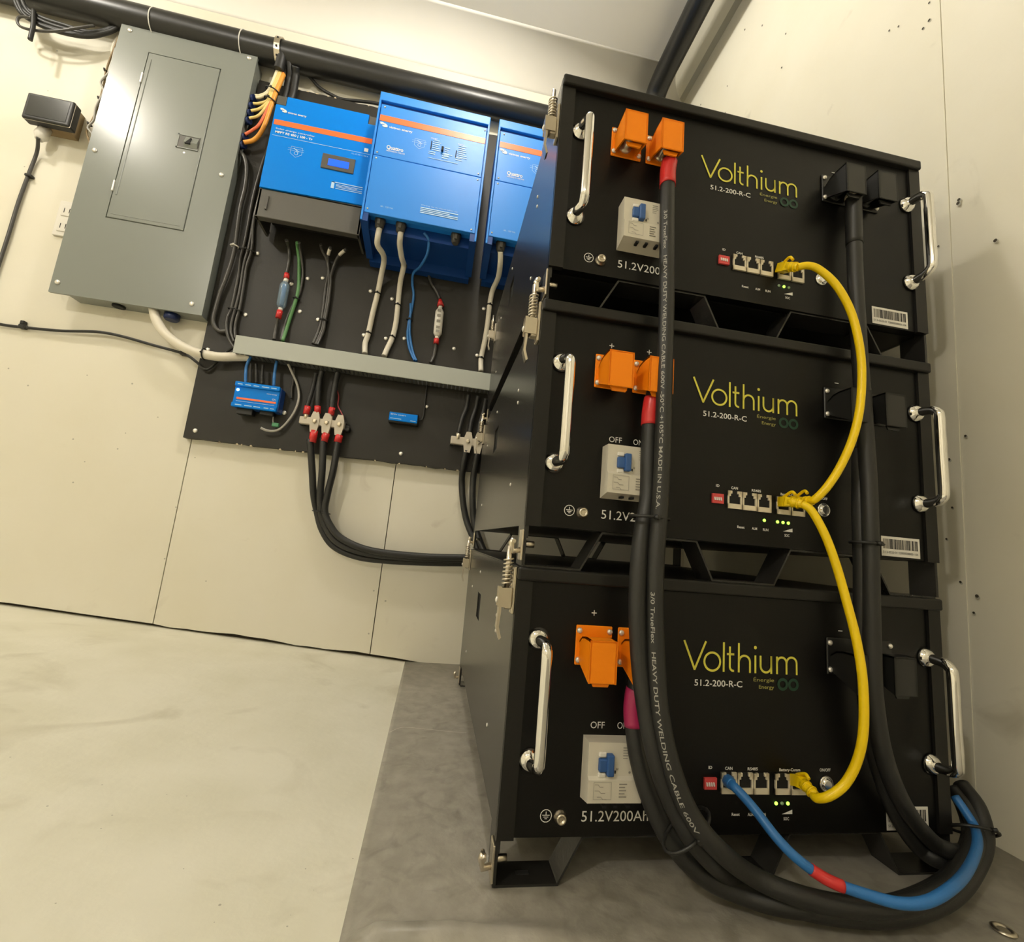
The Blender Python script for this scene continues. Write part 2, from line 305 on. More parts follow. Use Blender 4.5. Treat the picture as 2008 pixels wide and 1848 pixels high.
D={
 'white_a':[(-0.2979,0.572,0.9939),(-0.2992,0.574,0.9726),(-0.2999,0.59,0.9611),(-0.2899,0.615,0.9572),(-0.2906,0.645,0.9558),(-0.2973,0.672,0.9316),(-0.3021,0.688,0.892),(-0.3065,0.688,0.8383),(-0.3095,0.688,0.783),(-0.3136,0.688,0.7539),(-0.309,0.68,0.7246)],
 'white_b':[(-0.2493,0.572,0.9946),(-0.2492,0.574,0.981),(-0.2498,0.59,0.9718),(-0.2457,0.62,0.9593),(-0.2429,0.65,0.9582),(-0.2483,0.672,0.9333),(-0.2501,0.688,0.9101),(-0.2485,0.688,0.8702),(-0.247,0.688,0.8228),(-0.2501,0.688,0.783),(-0.2584,0.685,0.7492),(-0.2626,0.678,0.7251)],
 'white_c':[(-0.0113,0.572,0.9935),(-0.0072,0.59,0.9737),(-0.0053,0.63,0.9618),(-0.0134,0.672,0.9468),(-0.0157,0.688,0.9138),(-0.0157,0.688,0.8645),(-0.0179,0.688,0.8127),(-0.0223,0.688,0.7638),(-0.0194,0.68,0.7244)],
 'blue_a':[(-0.1968,0.575,1.0057),(-0.1879,0.578,0.9983),(-0.1836,0.585,0.9901),(-0.186,0.605,0.9697),(-0.2018,0.64,0.9576),(-0.2188,0.665,0.9511),(-0.2198,0.685,0.9332),(-0.2135,0.692,0.9059),(-0.2135,0.692,0.8655),(-0.2159,0.692,0.8383),(-0.2151,0.692,0.7988),(-0.2071,0.69,0.7652),(-0.1978,0.687,0.7448),(-0.1871,0.678,0.7262)],
 'blue_b':[(-0.2182,0.693,0.8826),(-0.2147,0.688,0.8578),(-0.2139,0.689,0.8372),(-0.2102,0.689,0.8035),(-0.2021,0.688,0.7704),(-0.1929,0.686,0.7451),(-0.1829,0.678,0.7256)],
 'fuse2_top':[(-0.182,0.69,0.9669),(-0.1735,0.69,0.948),(-0.1585,0.688,0.9278),(-0.1458,0.685,0.9054)],
 'fuse2':[(-0.1451,0.683,0.9031),(-0.1416,0.683,0.8849),(-0.1424,0.683,0.8767),(-0.14,0.683,0.8012),(-0.1411,0.683,0.7944),(-0.1408,0.683,0.7814)],
 'fuse2_bot':[(-0.1414,0.685,0.7848),(-0.1412,0.688,0.7703),(-0.1429,0.686,0.7483),(-0.1479,0.678,0.7262)],
 'fuse1_top':[(-0.5276,0.66,0.975),(-0.5279,0.685,0.9686),(-0.5233,0.688,0.9384),(-0.5221,0.686,0.9185),(-0.5217,0.684,0.901)],
 'fuse1':[(-0.5205,0.682,0.9),(-0.5197,0.682,0.8863),(-0.5207,0.682,0.8768),(-0.5199,0.682,0.8083),(-0.5207,0.682,0.8013),(-0.5215,0.682,0.782)],
 'fuse1_bot':[(-0.523,0.686,0.786),(-0.5257,0.69,0.7683),(-0.5248,0.688,0.745),(-0.5199,0.678,0.7236)],
 'green':[(-0.5022,0.66,0.9734),(-0.5062,0.68,0.9698),(-0.5022,0.689,0.9481),(-0.4957,0.69,0.9076),(-0.4915,0.69,0.8733),(-0.4917,0.69,0.8431),(-0.4961,0.69,0.8077),(-0.501,0.69,0.7637),(-0.5015,0.68,0.7243)],
 'darkw':[(-0.4974,0.66,0.9745),(-0.4986,0.68,0.9643),(-0.4916,0.691,0.9326),(-0.4866,0.692,0.9012),(-0.4874,0.692,0.8612),(-0.4937,0.692,0.8392),(-0.5018,0.692,0.8077),(-0.5077,0.692,0.7702),(-0.5055,0.68,0.7247)],
 'grey_a':[(-0.4481,0.66,0.9803),(-0.447,0.675,0.9742),(-0.4357,0.688,0.9565),(-0.4285,0.69,0.921),(-0.4289,0.69,0.8855),(-0.4266,0.69,0.8391),(-0.4254,0.69,0.8047),(-0.426,0.69,0.7885),(-0.4279,0.688,0.7643),(-0.4317,0.678,0.7288)],
 'grey_b':[(-0.4231,0.655,0.9752),(-0.4302,0.672,0.9639),(-0.4325,0.687,0.9517),(-0.4254,0.689,0.9211),(-0.4223,0.689,0.898),(-0.4197,0.689,0.8399),(-0.4195,0.689,0.7983),(-0.4194,0.688,0.7727),(-0.4227,0.684,0.7498),(-0.4253,0.676,0.7268)],
 'grey_c':[(-0.3854,0.655,0.9773),(-0.4039,0.672,0.9682),(-0.4158,0.686,0.9521),(-0.42,0.687,0.9162),(-0.4176,0.687,0.8977),(-0.4151,0.687,0.8397),(-0.4158,0.687,0.7957),(-0.4154,0.687,0.7706),(-0.4184,0.683,0.7501),(-0.4206,0.674,0.7256)],
 'loop':[(-0.6827,0.685,1.2048),(-0.6676,0.68,1.1865),(-0.6578,0.68,1.1578),(-0.6534,0.682,1.109),(-0.6546,0.682,1.0511),(-0.6511,0.682,0.9919),(-0.6484,0.682,0.9497),(-0.6491,0.682,0.9105),(-0.655,0.684,0.8623),(-0.662,0.686,0.8208),(-0.665,0.687,0.783),(-0.6652,0.687,0.7549),(-0.6586,0.688,0.738),(-0.6468,0.689,0.7297),(-0.6328,0.69,0.7321)],
 'bun_b':[(-0.6125,0.685,1.3052),(-0.6199,0.69,1.2685),(-0.6275,0.69,1.2094),(-0.6326,0.69,1.145),(-0.6347,0.69,1.0824),(-0.6339,0.69,1.0283),(-0.6333,0.69,0.9683),(-0.6355,0.69,0.925),(-0.6323,0.69,0.8833),(-0.6319,0.69,0.8416),(-0.6324,0.69,0.7906),(-0.6368,0.689,0.7642),(-0.6327,0.688,0.7364),(-0.6213,0.684,0.7119),(-0.6014,0.675,0.6884)],
 'bun_c':[(-0.6018,0.685,1.3117),(-0.6083,0.692,1.2663),(-0.6088,0.692,1.1983),(-0.6209,0.692,1.1148),(-0.6238,0.691,1.0415),(-0.6222,0.691,0.988),(-0.6223,0.691,0.9515),(-0.6252,0.691,0.9114),(-0.6231,0.691,0.8567),(-0.6229,0.691,0.8247),(-0.6244,0.691,0.7863),(-0.6256,0.69,0.7573),(-0.622,0.688,0.7321),(-0.6041,0.675,0.7032)],
 'bun_d':[(-0.6045,0.689,1.1093),(-0.621,0.689,1.0712),(-0.6216,0.689,1.0202),(-0.6152,0.689,0.9715),(-0.6138,0.689,0.9387),(-0.6172,0.689,0.9053),(-0.6154,0.689,0.857),(-0.6139,0.689,0.7967),(-0.616,0.689,0.7648),(-0.6144,0.688,0.7397),(-0.6023,0.675,0.7111)],
 'hub_blue_a':[(-0.5621,0.675,0.6747),(-0.5673,0.675,0.6522),(-0.5651,0.672,0.6311),(-0.5613,0.672,0.607)],
 'hub_blue_b':[(-0.5045,0.675,0.6716),(-0.5043,0.675,0.6487),(-0.502,0.672,0.6298),(-0.4995,0.672,0.6087)],
 'hub_blk_a':[(-0.5588,0.675,0.6559),(-0.5557,0.672,0.6326),(-0.5515,0.672,0.6085)],
 'hub_blk_b':[(-0.548,0.675,0.6576),(-0.543,0.672,0.6346),(-0.5381,0.672,0.6095)],
 'hub_blk_c':[(-0.5328,0.675,0.6578),(-0.5295,0.672,0.6322),(-0.5259,0.672,0.6091)],
 'hub_grey':[(-0.4782,0.675,0.669),(-0.4689,0.685,0.6512),(-0.4571,0.688,0.631),(-0.4484,0.688,0.6092),(-0.4452,0.688,0.5868),(-0.449,0.688,0.5612),(-0.4589,0.687,0.5347),(-0.473,0.685,0.5121),(-0.4869,0.682,0.5039),(-0.5016,0.678,0.5032),(-0.5121,0.675,0.5065)],
 'hub_grey2':[(-0.467,0.685,0.6654),(-0.4651,0.69,0.642),(-0.4661,0.691,0.6167),(-0.4628,0.691,0.5897)],
 'bus_up_a':[(-0.4126,0.675,0.6565),(-0.4143,0.68,0.6395),(-0.4166,0.68,0.6069),(-0.419,0.678,0.5831),(-0.4195,0.678,0.5649)],
 'bus_up_b':[(-0.3999,0.675,0.6632),(-0.4024,0.678,0.6407),(-0.4014,0.678,0.6132),(-0.3984,0.676,0.5901),(-0.3955,0.676,0.5678)],
 'bus_up_c':[(-0.3633,0.675,0.6667),(-0.3655,0.678,0.6418),(-0.3659,0.678,0.6093),(-0.3649,0.676,0.5882),(-0.3629,0.676,0.568)],
 'bus_red':[(-0.3623,0.69,0.6253),(-0.3561,0.69,0.6099),(-0.3539,0.688,0.5865),(-0.3419,0.684,0.5687),(-0.3348,0.68,0.5572),(-0.3341,0.676,0.5471)],
 'slv_u1':[(-0.4185,0.676,0.5724),(-0.4192,0.676,0.5531)],
 'slv_u2':[(-0.3967,0.676,0.5756),(-0.3942,0.676,0.559)],
 'slv_u3':[(-0.3634,0.676,0.577),(-0.3638,0.676,0.5588)],
 'slv_d1':[(-0.3952,0.676,0.5162),(-0.3948,0.676,0.4874)],
 'slv_d2':[(-0.3673,0.676,0.5133),(-0.3698,0.676,0.4929)],
 'slv_d3':[(-0.3374,0.676,0.5129),(-0.3389,0.676,0.4948)],
 'lug_u1':[(-0.4189,0.676,0.5554),(-0.4182,0.676,0.5421)],
 'lug_u2':[(-0.3945,0.676,0.5612),(-0.3908,0.676,0.5347)],
 'lug_u3':[(-0.3641,0.676,0.561),(-0.3625,0.676,0.5364)],
 'lug_d1':[(-0.3942,0.676,0.5365),(-0.3948,0.676,0.514)],
 'lug_d2':[(-0.3646,0.676,0.5338),(-0.3664,0.676,0.5112)],
 'lug_d3':[(-0.3372,0.676,0.5331),(-0.3377,0.676,0.5106)],
 'dn_a':[(-0.401,0.676,0.4939),(-0.3867,0.68,0.4253),(-0.3766,0.69,0.367),(-0.3647,0.7,0.3266),(-0.347,0.7,0.2864),(-0.3152,0.7,0.2513),(-0.2601,0.7,0.2325),(-0.1889,0.7,0.2293),(-0.0928,0.7,0.233),(0.0117,0.7,0.2409)],
 'dn_b':[(-0.372,0.676,0.5002),(-0.3622,0.672,0.4271),(-0.3595,0.68,0.368),(-0.3521,0.685,0.3272),(-0.3358,0.687,0.2921),(-0.3063,0.688,0.2618),(-0.2543,0.688,0.2454),(-0.1893,0.688,0.2406),(-0.0939,0.688,0.2432),(0.0098,0.688,0.25)],
 'dn_c':[(-0.3386,0.676,0.5022),(-0.3374,0.672,0.4302),(-0.3433,0.678,0.3696),(-0.3435,0.68,0.3303),(-0.327,0.678,0.2999),(-0.2987,0.676,0.2733),(-0.2478,0.675,0.2546),(-0.189,0.675,0.2483),(-0.0944,0.675,0.2486),(0.0081,0.675,0.2554)],
 'b2_up_a':[(-0.0438,0.675,0.6568),(-0.0461,0.68,0.6216),(-0.0536,0.678,0.5907),(-0.0578,0.676,0.554)],
 'b2_up_b':[(-0.0198,0.675,0.6582),(-0.0223,0.68,0.6251),(-0.0287,0.678,0.592),(-0.0301,0.676,0.56)],
 'b2_up_c':[(0.0005,0.675,0.6544),(-0.0018,0.68,0.619),(-0.0073,0.678,0.586),(-0.0082,0.676,0.5585)],
 'b2_dn_a':[(-0.0344,0.676,0.5152),(-0.0366,0.684,0.4724),(-0.0352,0.7,0.4397),(-0.0282,0.7,0.3968),(-0.0139,0.7,0.3465),(0.0059,0.69,0.3058),(0.0337,0.67,0.2569),(0.0745,0.64,0.248)],
 'b2_dn_b':[(-0.0059,0.676,0.5112),(-0.0079,0.684,0.476),(-0.008,0.69,0.4417),(-0.0043,0.69,0.3987),(0.0045,0.69,0.3481),(0.0187,0.68,0.3071),(0.0423,0.66,0.2643),(0.0727,0.63,0.2524)],
 'b2lug_u1':[(-0.058,0.676,0.5562),(-0.0576,0.676,0.5397)],
 'b2lug_u2':[(-0.0304,0.676,0.5622),(-0.03,0.676,0.5334)],
 'b2lug_u3':[(-0.008,0.676,0.5608),(-0.0065,0.676,0.5365)],
 'b2lug_d1':[(-0.032,0.676,0.542),(-0.0345,0.676,0.5119)],
 'b2lug_d2':[(-0.0046,0.676,0.539),(-0.0057,0.676,0.509)],
 'thin_black':[(-1.1674,0.709,0.6829),(-1.1057,0.709,0.6744),(-1.0605,0.709,0.675),(-0.9823,0.706,0.6788),(-0.909,0.703,0.6878),(-0.8568,0.705,0.6865),(-0.7898,0.705,0.6764),(-0.7223,0.706,0.6665),(-0.6883,0.7,0.6492),(-0.6654,0.688,0.6332),(-0.6523,0.688,0.634),(-0.6347,0.688,0.6597),(-0.6189,0.688,0.6841),(-0.601,0.68,0.6966)],
 'thick_white':[(-0.7999,0.69,0.7688),(-0.7838,0.685,0.7345),(-0.7601,0.68,0.7046),(-0.7259,0.675,0.6806),(-0.6891,0.672,0.6655),(-0.6611,0.672,0.6615),(-0.628,0.672,0.6607),(-0.5976,0.676,0.6674),(-0.5665,0.68,0.6742)],
 'meter_cable':[(-1.1108,0.68,1.1289),(-1.1278,0.705,1.1069),(-1.1352,0.709,1.0465),(-1.1389,0.709,0.9711),(-1.1398,0.709,0.8717),(-1.1446,0.709,0.7118)],
 'glq':[(-0.2989,0.572,1.0088),(-0.2509,0.572,1.0107),(-0.1211,0.572,1.0099),(-0.0096,0.572,1.0081),(0.0351,0.572,1.0045)],
 'gland_body':[(-1.1213,0.685,1.1728),(-1.1104,0.68,1.1222)],
 'coil0':[(-1.2215,0.66,1.4717),(-1.2023,0.665,1.4407),(-1.171,0.67,1.428),(-1.1253,0.675,1.4269),(-1.0798,0.68,1.4313),(-1.0484,0.685,1.4538),(-1.0219,0.685,1.4805),(-1.0,0.68,1.5118)],
 'coil1':[(-1.2172,0.66,1.4806),(-1.1979,0.665,1.4495),(-1.1665,0.67,1.4369),(-1.1207,0.675,1.4359),(-1.0744,0.68,1.4376),(-1.0427,0.685,1.4594),(-1.0195,0.685,1.4852),(-1.0,0.68,1.5118)],
 'coil2':[(-1.2239,0.66,1.4636),(-1.2047,0.665,1.4326),(-1.1734,0.67,1.4199),(-1.1279,0.675,1.4187),(-1.0831,0.68,1.4258),(-1.0519,0.685,1.4489),(-1.0234,0.685,1.4762),(-1.0,0.68,1.5118)],
 'coil3':[(-1.2107,0.66,1.4709),(-1.1914,0.665,1.4398),(-1.1599,0.67,1.4271),(-1.1141,0.675,1.426),(-1.0688,0.68,1.4321),(-1.0373,0.685,1.455),(-1.0161,0.685,1.4801),(-1.0,0.68,1.5118)],
 'coil4':[(-1.2157,0.66,1.4604),(-1.1965,0.665,1.4293),(-1.1651,0.67,1.4166),(-1.1195,0.675,1.4154),(-1.0751,0.68,1.4247),(-1.0438,0.685,1.4484),(-1.019,0.685,1.4745),(-1.0,0.68,1.5118)],
 'coil_loop':[(-1.1757,0.66,1.4205),(-1.2032,0.665,1.4213),(-1.2093,0.668,1.4101),(-1.1999,0.67,1.3996),(-1.1678,0.668,1.397),(-1.1244,0.665,1.4054),(-1.0853,0.665,1.4266),(-1.0549,0.67,1.4503)],
 'drop':[(-1.1764,0.66,1.4424),(-1.1681,0.66,1.4011),(-1.1664,0.66,1.3798),(-1.1654,0.66,1.3613)],
 'white_arc':[(-1.0182,0.7,1.4858),(-1.0254,0.7,1.4526),(-1.0274,0.7,1.4289),(-1.0219,0.7,1.3971)],
 'tw_a':[(-1.0143,0.69,1.451),(-1.019,0.69,1.3964),(-1.0209,0.69,1.3509),(-1.0178,0.69,1.3148),(-1.0175,0.69,1.2709),(-1.0193,0.69,1.2269),(-1.024,0.69,1.197),(-1.0259,0.69,1.1752),(-1.0105,0.69,1.1439)],
 'tw_b':[(-1.0107,0.685,1.4154),(-1.0104,0.685,1.3482),(-1.0215,0.685,1.3154),(-1.0104,0.685,1.2893),(-1.0174,0.685,1.2438),(-1.0144,0.685,1.2088),(-1.0226,0.685,1.1852),(-1.0109,0.685,1.1714),(-1.0026,0.685,1.1482)],
 'yw0':[(-0.6313,0.672,1.4507),(-0.6397,0.668,1.3821),(-0.6572,0.672,1.3654),(-0.6699,0.672,1.3606)],
 'yw1':[(-0.6284,0.672,1.4516),(-0.6368,0.668,1.3829),(-0.6545,0.672,1.3613),(-0.6676,0.672,1.3546)],
 'yw2':[(-0.6247,0.672,1.4501),(-0.6339,0.668,1.3838),(-0.6368,0.668,1.352),(-0.6569,0.672,1.3408),(-0.6705,0.672,1.3365)],
 'yw3':[(-0.6208,0.672,1.4487),(-0.6306,0.668,1.384),(-0.6339,0.668,1.3516),(-0.6526,0.672,1.3273),(-0.6718,0.672,1.3146)],
 'yw4':[(-0.618,0.672,1.447),(-0.6272,0.668,1.3832),(-0.6311,0.668,1.3511),(-0.6513,0.672,1.3081),(-0.6723,0.672,1.2926)],
 'yw5':[(-0.6157,0.672,1.4452),(-0.6236,0.668,1.3818),(-0.6281,0.668,1.35),(-0.6455,0.672,1.2853),(-0.6592,0.672,1.2623),(-0.6738,0.672,1.2452)],
 'yw6':[(-0.6137,0.672,1.4407),(-0.6207,0.668,1.3801),(-0.625,0.668,1.3484),(-0.6338,0.672,1.286),(-0.6418,0.672,1.2524),(-0.6541,0.672,1.2324),(-0.6728,0.672,1.2223)],
 'blkbund':[(-0.6266,0.66,1.5064),(-0.6233,0.664,1.4791),(-0.625,0.667,1.4593),(-0.626,0.668,1.445)],
 'gl':[(-0.6748,0.672,1.3585),(-0.6749,0.672,1.3358),(-0.676,0.672,1.314),(-0.6761,0.672,1.292),(-0.6766,0.672,1.2444),(-0.6765,0.672,1.2213)],
 'cond_a':[(-0.6067,0.67,1.4786),(-0.6046,0.68,1.4603),(-0.6073,0.688,1.4432),(-0.6083,0.69,1.4017),(-0.6115,0.691,1.369)],
 'cond_b':[(-0.589,0.67,1.4711),(-0.5907,0.685,1.4548),(-0.5909,0.69,1.4092),(-0.5938,0.691,1.3866)],
 'slack':[(-0.5761,0.69,1.4857),(-0.5582,0.7,1.4764),(-0.5347,0.703,1.4578),(-0.5004,0.703,1.4441),(-0.4737,0.703,1.4385),(-0.4353,0.703,1.444),(-0.4009,0.703,1.449),(-0.3569,0.703,1.4514)],
 'pA':[(0.124,-0.018,0.7425),(0.1223,-0.018,0.7271),(0.1221,-0.019,0.7068),(0.1215,-0.024,0.6495),(0.123,-0.028,0.5584),(0.1226,-0.032,0.4732),(0.1221,-0.036,0.3939),(0.1206,-0.038,0.3392),(0.1182,-0.04,0.2962),(0.1185,-0.042,0.2507),(0.1206,-0.045,0.2075),(0.1239,-0.05,0.167),(0.1322,-0.056,0.1292),(0.1457,-0.062,0.0974),(0.1663,-0.068,0.0745),(0.2124,-0.0516,0.042),(0.2465,-0.0626,0.034),(0.2864,-0.0712,0.031),(0.3299,-0.0763,0.034),(0.391,-0.0623,0.036),(0.4441,-0.0406,0.042),(0.497,-0.0119,0.0492),(0.512,0.0047,0.0643),(0.518,0.0234,0.0751)],
 'pB':[(0.1195,-0.018,0.4693),(0.1165,-0.018,0.4497),(0.1159,-0.018,0.4307),(0.1156,-0.02,0.3958),(0.1148,-0.024,0.3542),(0.1075,-0.03,0.3187),(0.1045,-0.034,0.2853),(0.1046,-0.036,0.2488),(0.1086,-0.038,0.205),(0.1152,-0.042,0.1638),(0.1251,-0.047,0.125),(0.1414,-0.05,0.0909),(0.1626,-0.055,0.0637),(0.213,-0.0313,0.024),(0.2449,-0.0505,0.02),(0.2886,-0.0615,0.018),(0.3438,-0.066,0.02),(0.4138,-0.0508,0.023),(0.4752,-0.0256,0.03),(0.505,-0.0133,0.0477),(0.519,0.0014,0.0686),(0.526,0.0215,0.0814)],
 'pC':[(0.1166,-0.018,0.1843),(0.1139,-0.018,0.1685),(0.1145,-0.018,0.1507),(0.1183,-0.022,0.122),(0.1278,-0.028,0.0914),(0.1454,-0.034,0.0602),(0.1754,-0.036,0.0335),(0.2105,-0.0383,0.02),(0.2445,-0.0538,0.02),(0.2951,-0.0575,0.02),(0.348,-0.058,0.022),(0.4151,-0.0433,0.027),(0.4684,-0.0211,0.034),(0.513,0.0042,0.0424),(0.53,0.023,0.0598),(0.53,0.0336,0.0728)],
 'nA':[(0.3623,-0.018,0.7514),(0.3621,-0.018,0.741),(0.3617,-0.018,0.6934),(0.3602,-0.02,0.6326),(0.3603,-0.023,0.5435),(0.3619,-0.026,0.4542),(0.362,-0.028,0.3977),(0.3602,-0.03,0.3487),(0.3597,-0.03,0.2913),(0.3593,-0.03,0.236),(0.3604,-0.03,0.1781),(0.3703,-0.03,0.1271),(0.3924,-0.028,0.0855),(0.4316,-0.02,0.0503),(0.4554,-0.0211,0.04),(0.51,0.0088,0.0215)],
 'nB':[(0.3664,-0.018,0.4772),(0.3647,-0.018,0.4623),(0.3632,-0.018,0.4273),(0.3596,-0.02,0.3706),(0.358,-0.022,0.3165),(0.3593,-0.02,0.2389),(0.3644,-0.018,0.1742),(0.3747,-0.018,0.1218),(0.3959,-0.016,0.0746),(0.4284,-0.01,0.0389),(0.4467,-0.018,0.03),(0.505,0.0079,0.0133)],
 'y1':[(0.2782,-0.026,0.6355),(0.2888,-0.03,0.637),(0.2999,-0.034,0.6312),(0.3165,-0.038,0.6136),(0.3319,-0.04,0.5851),(0.3392,-0.042,0.5498),(0.3421,-0.042,0.5154),(0.3365,-0.044,0.4743),(0.3271,-0.044,0.44),(0.314,-0.042,0.4091),(0.3021,-0.038,0.387),(0.2945,-0.032,0.3746),(0.294,-0.026,0.3723)],
 'y1p0':[(0.2768,-0.002,0.6483),(0.2754,-0.014,0.6425),(0.2792,-0.027,0.6351)],
 'y1p1':[(0.2957,-0.002,0.3748),(0.2939,-0.014,0.3726),(0.2949,-0.027,0.3723)],
 'y2':[(0.2832,-0.026,0.3685),(0.2897,-0.032,0.3609),(0.2991,-0.038,0.3374),(0.3076,-0.042,0.3082),(0.3144,-0.046,0.2749),(0.3198,-0.05,0.2427),(0.3215,-0.054,0.2115),(0.3218,-0.055,0.1805),(0.3205,-0.054,0.1538),(0.3171,-0.05,0.1304),(0.3084,-0.046,0.1112),(0.2962,-0.042,0.0997),(0.2914,-0.034,0.0938),(0.2932,-0.028,0.0933)],
 'y2p0':[(0.2801,-0.002,0.3714),(0.2774,-0.014,0.3708),(0.2836,-0.027,0.3679)],
 'y2p1':[(0.2957,-0.002,0.0941),(0.2931,-0.014,0.098),(0.294,-0.03,0.0935)],
 'bl':[(0.2231,-0.002,0.092),(0.2176,-0.016,0.0951),(0.2204,-0.024,0.0922),(0.2276,-0.034,0.0838),(0.2352,-0.05,0.0715),(0.2455,-0.06,0.0617),(0.2604,-0.066,0.0531),(0.2718,-0.0742,0.05),(0.2926,-0.0817,0.047),(0.313,-0.0912,0.047),(0.336,-0.0941,0.05),(0.3713,-0.0861,0.055),(0.425,-0.0579,0.0501),(0.47,-0.0322,0.0521),(0.497,-0.0113,0.056),(0.5,-0.0017,0.0652),(0.5,0.0088,0.076)],
 'wallspots':[(-1.0708,0.7148,0.5768),(-0.915,0.7148,0.5856),(-0.82,0.7148,0.5798),(-0.7515,0.7148,0.5085),(-0.9108,0.7148,0.4347),(-0.8184,0.7148,0.4242),(-0.8773,0.7148,0.387),(-0.8899,0.7148,0.3384),(-0.81,0.7148,0.4625),(-1.0248,0.7148,0.5437),(-0.6559,0.7148,0.4243),(-0.5813,0.7148,0.1482),(-0.6748,0.7148,0.1899),(-1.1566,0.7148,1.4),(-1.1511,0.7148,1.2852),(-1.1529,0.7148,1.0721),(-0.2126,0.7148,0.1556),(-0.1823,0.7148,0.1342),(-0.2106,0.7148,0.0573),(-0.674,0.7148,0.3062)],
 'Rseam':[(0.5383,0.0046,1.1297),(0.593,0.0556,0.097)],
 'Rdots':[(0.5553,0.0093,0.8082),(0.5577,0.0379,0.7642),(0.5595,-0.0252,0.7295),(0.5721,0.029,0.4915),(0.5769,0.0524,0.4006),(0.5791,0.0629,0.3598),(0.582,0.0513,0.3055),(0.5828,0.0345,0.2902),(0.5839,0.0399,0.2695),(0.5736,0.0507,0.4642),(0.5138,0.4061,1.5921),(0.5227,0.2824,1.4237),(0.5171,0.3485,1.5296),(0.5362,0.0761,1.1684),(0.5368,0.062,1.1581),(0.5376,0.0176,1.1421),(0.5391,0.02,1.1147),(0.5392,0.0289,1.1118),(0.518,0.4776,1.5116),(0.5143,0.596,1.5823),(0.5262,0.298,1.3578),(0.5216,0.4887,1.4445),(0.5551,0.008,0.8124)],
 'Rbolt':(0.545,0.0024,-0.0547),
 'rivets':[(-0.0,0.1108,0.2142),(0.0,0.1116,0.0924),(0.0,0.1041,0.474),(0.0,0.1085,0.3555),(0.0,0.3364,0.5249),(0.0,0.1053,0.7348),(0.0,0.195,0.7514)],
}
FLOORDOTS=[(-0.3033, 0.1151, 0.0022), (-0.3219, 0.1145, 0.0019), (-0.3477, 0.0749, 0.0025), (-0.3447, 0.0559, 0.0021), (-0.321, -0.0261, 0.0019), (-0.2136, -0.0181, 0.0036), (-0.1593, -0.0336, 0.0023), (-0.1621, 0.0265, 0.0019), (-0.1244, 0.044, 0.0022), (-0.4051, 0.0797, 0.003), (-0.2106, -0.0339, 0.0015), (-0.2565, 0.0159, 0.0016), (-0.3857, 0.1203, 0.0023), (-0.4945, 0.1528, 0.0026), (-0.1493, 0.0031, 0.0012), (-0.1598, -0.0233, 0.0012)]
TANG=.7

# ------------------------------------------------------------------ the setting
TILT = 0.012                                   # the stack and the mat rise slightly towards the right wall
def flz(x): return 0.082 * max(0.0, -x - 0.115) + TILT * max(0.0, x)
XL, XR, YF, YB, ZC = -2.6, 0.64, -2.4, 0.715, 1.72
def wx(z): return .507 + .053 * (1.72 - z)              # the right wall leans in towards the ceiling
b = MB()
xs = [XL, -1.9, -1.3, -0.9, -0.6, -0.35, -0.2, -0.115, 0.0, 0.3, XR + .03]
for i in range(len(xs) - 1):
    b.prism([(xs[i], flz(xs[i]) - .003), (xs[i + 1], flz(xs[i + 1]) - .003), (xs[i + 1], flz(xs[i + 1]) - .04), (xs[i], flz(xs[i]) - .04)], 'y', YF - .02, YB + .05, 'floor')
# crumbs of dirt and scratches pressed in the floor
for u, v, r in FLOORDOTS:
    b.disc((u, v, flz(u) - .0027), (-.082, 0, -1), r * .32, 'trimg', 7)
b.build('floor', kind='structure')
b = MB()                                       # back wall: three plywood sheets over a dark backing, a smooth strip above
b.box(XL, XR, YB + .012, YB + .04, -.05, 1.75, 'gap')
for x0, x1 in ((XL, -.6722), (-.6700, -.2027), (-.2005, XR)):
    n = 14
    for i in range(n):
        a, c = x0 + (x1 - x0) * i / n, x0 + (x1 - x0) * (i + 1) / n
        def g(x):
            return flz(x) + (.0035 + .0022 * math.sin(x * 23) + .001 * math.sin(x * 71) if -1.0 < x < -.13 else -.001)
        b.prism([(a, g(a)), (c, g(c)), (c, 1.38), (a, 1.38)], 'y', YB, YB + .012, 'wall')
b.box(XL, XR, YB, YB + .012, 1.38, 1.622, 'wall')
for p in D['wallspots']: b.disc((p[0], YB - .0003, p[2]), (0, 1, 0), .0014 + .0010 * random.random(), 'trimg', 8)
b.build('wall_back', kind='structure')
b = MB()                                       # rounded cove from the back wall into the ceiling
R_ = .098
prof = [(YB, 1.622)] + [(YB - R_ + R_ * math.cos(t), 1.622 + R_ * math.sin(t)) for t in [math.pi / 2 * k / 16 for k in range(1, 17)]] + [(YB + .012, ZC), (YB + .012, 1.622)]
b.prism(prof, 'x', XL, XR, 'ceil')
for f in b.bm.faces: f.smooth = len(f.verts) == 4 and f.normal.y < .3
b.build('trim_3', kind='structure')
b = MB()
(s0, s1) = D['Rseam']; sl = (s1[1] - s0[1]) / (s1[2] - s0[2])
def ys(z): return s0[1] + sl * (z - s0[2])
def slab(poly, dx, m):
    k = b.mi(m); A = [b.bm.verts.new((wx(z) + dx, y, z)) for y, z in poly]; B = [b.bm.verts.new((wx(z) + dx + .02, y, z)) for y, z in poly]
    fs = [b.bm.faces.new(A), b.bm.faces.new(B[::-1])] + [b.bm.faces.new((A[i], B[i], B[(i + 1) % len(A)], A[(i + 1) % len(A)])) for i in range(len(A))]
    for f in fs: f.material_index = k
z0, z1 = -.05, ZC - .034
slab([(YF, z0), (ys(z0) - .0002, z0), (ys(z1) - .0002, z1), (YF, z1)], 0, 'wallr'); slab([(ys(z0) + .0002, z0), (YB + .02, z0), (YB + .02, z1), (ys(z1) + .0002, z1)], -.0012, 'wallr')
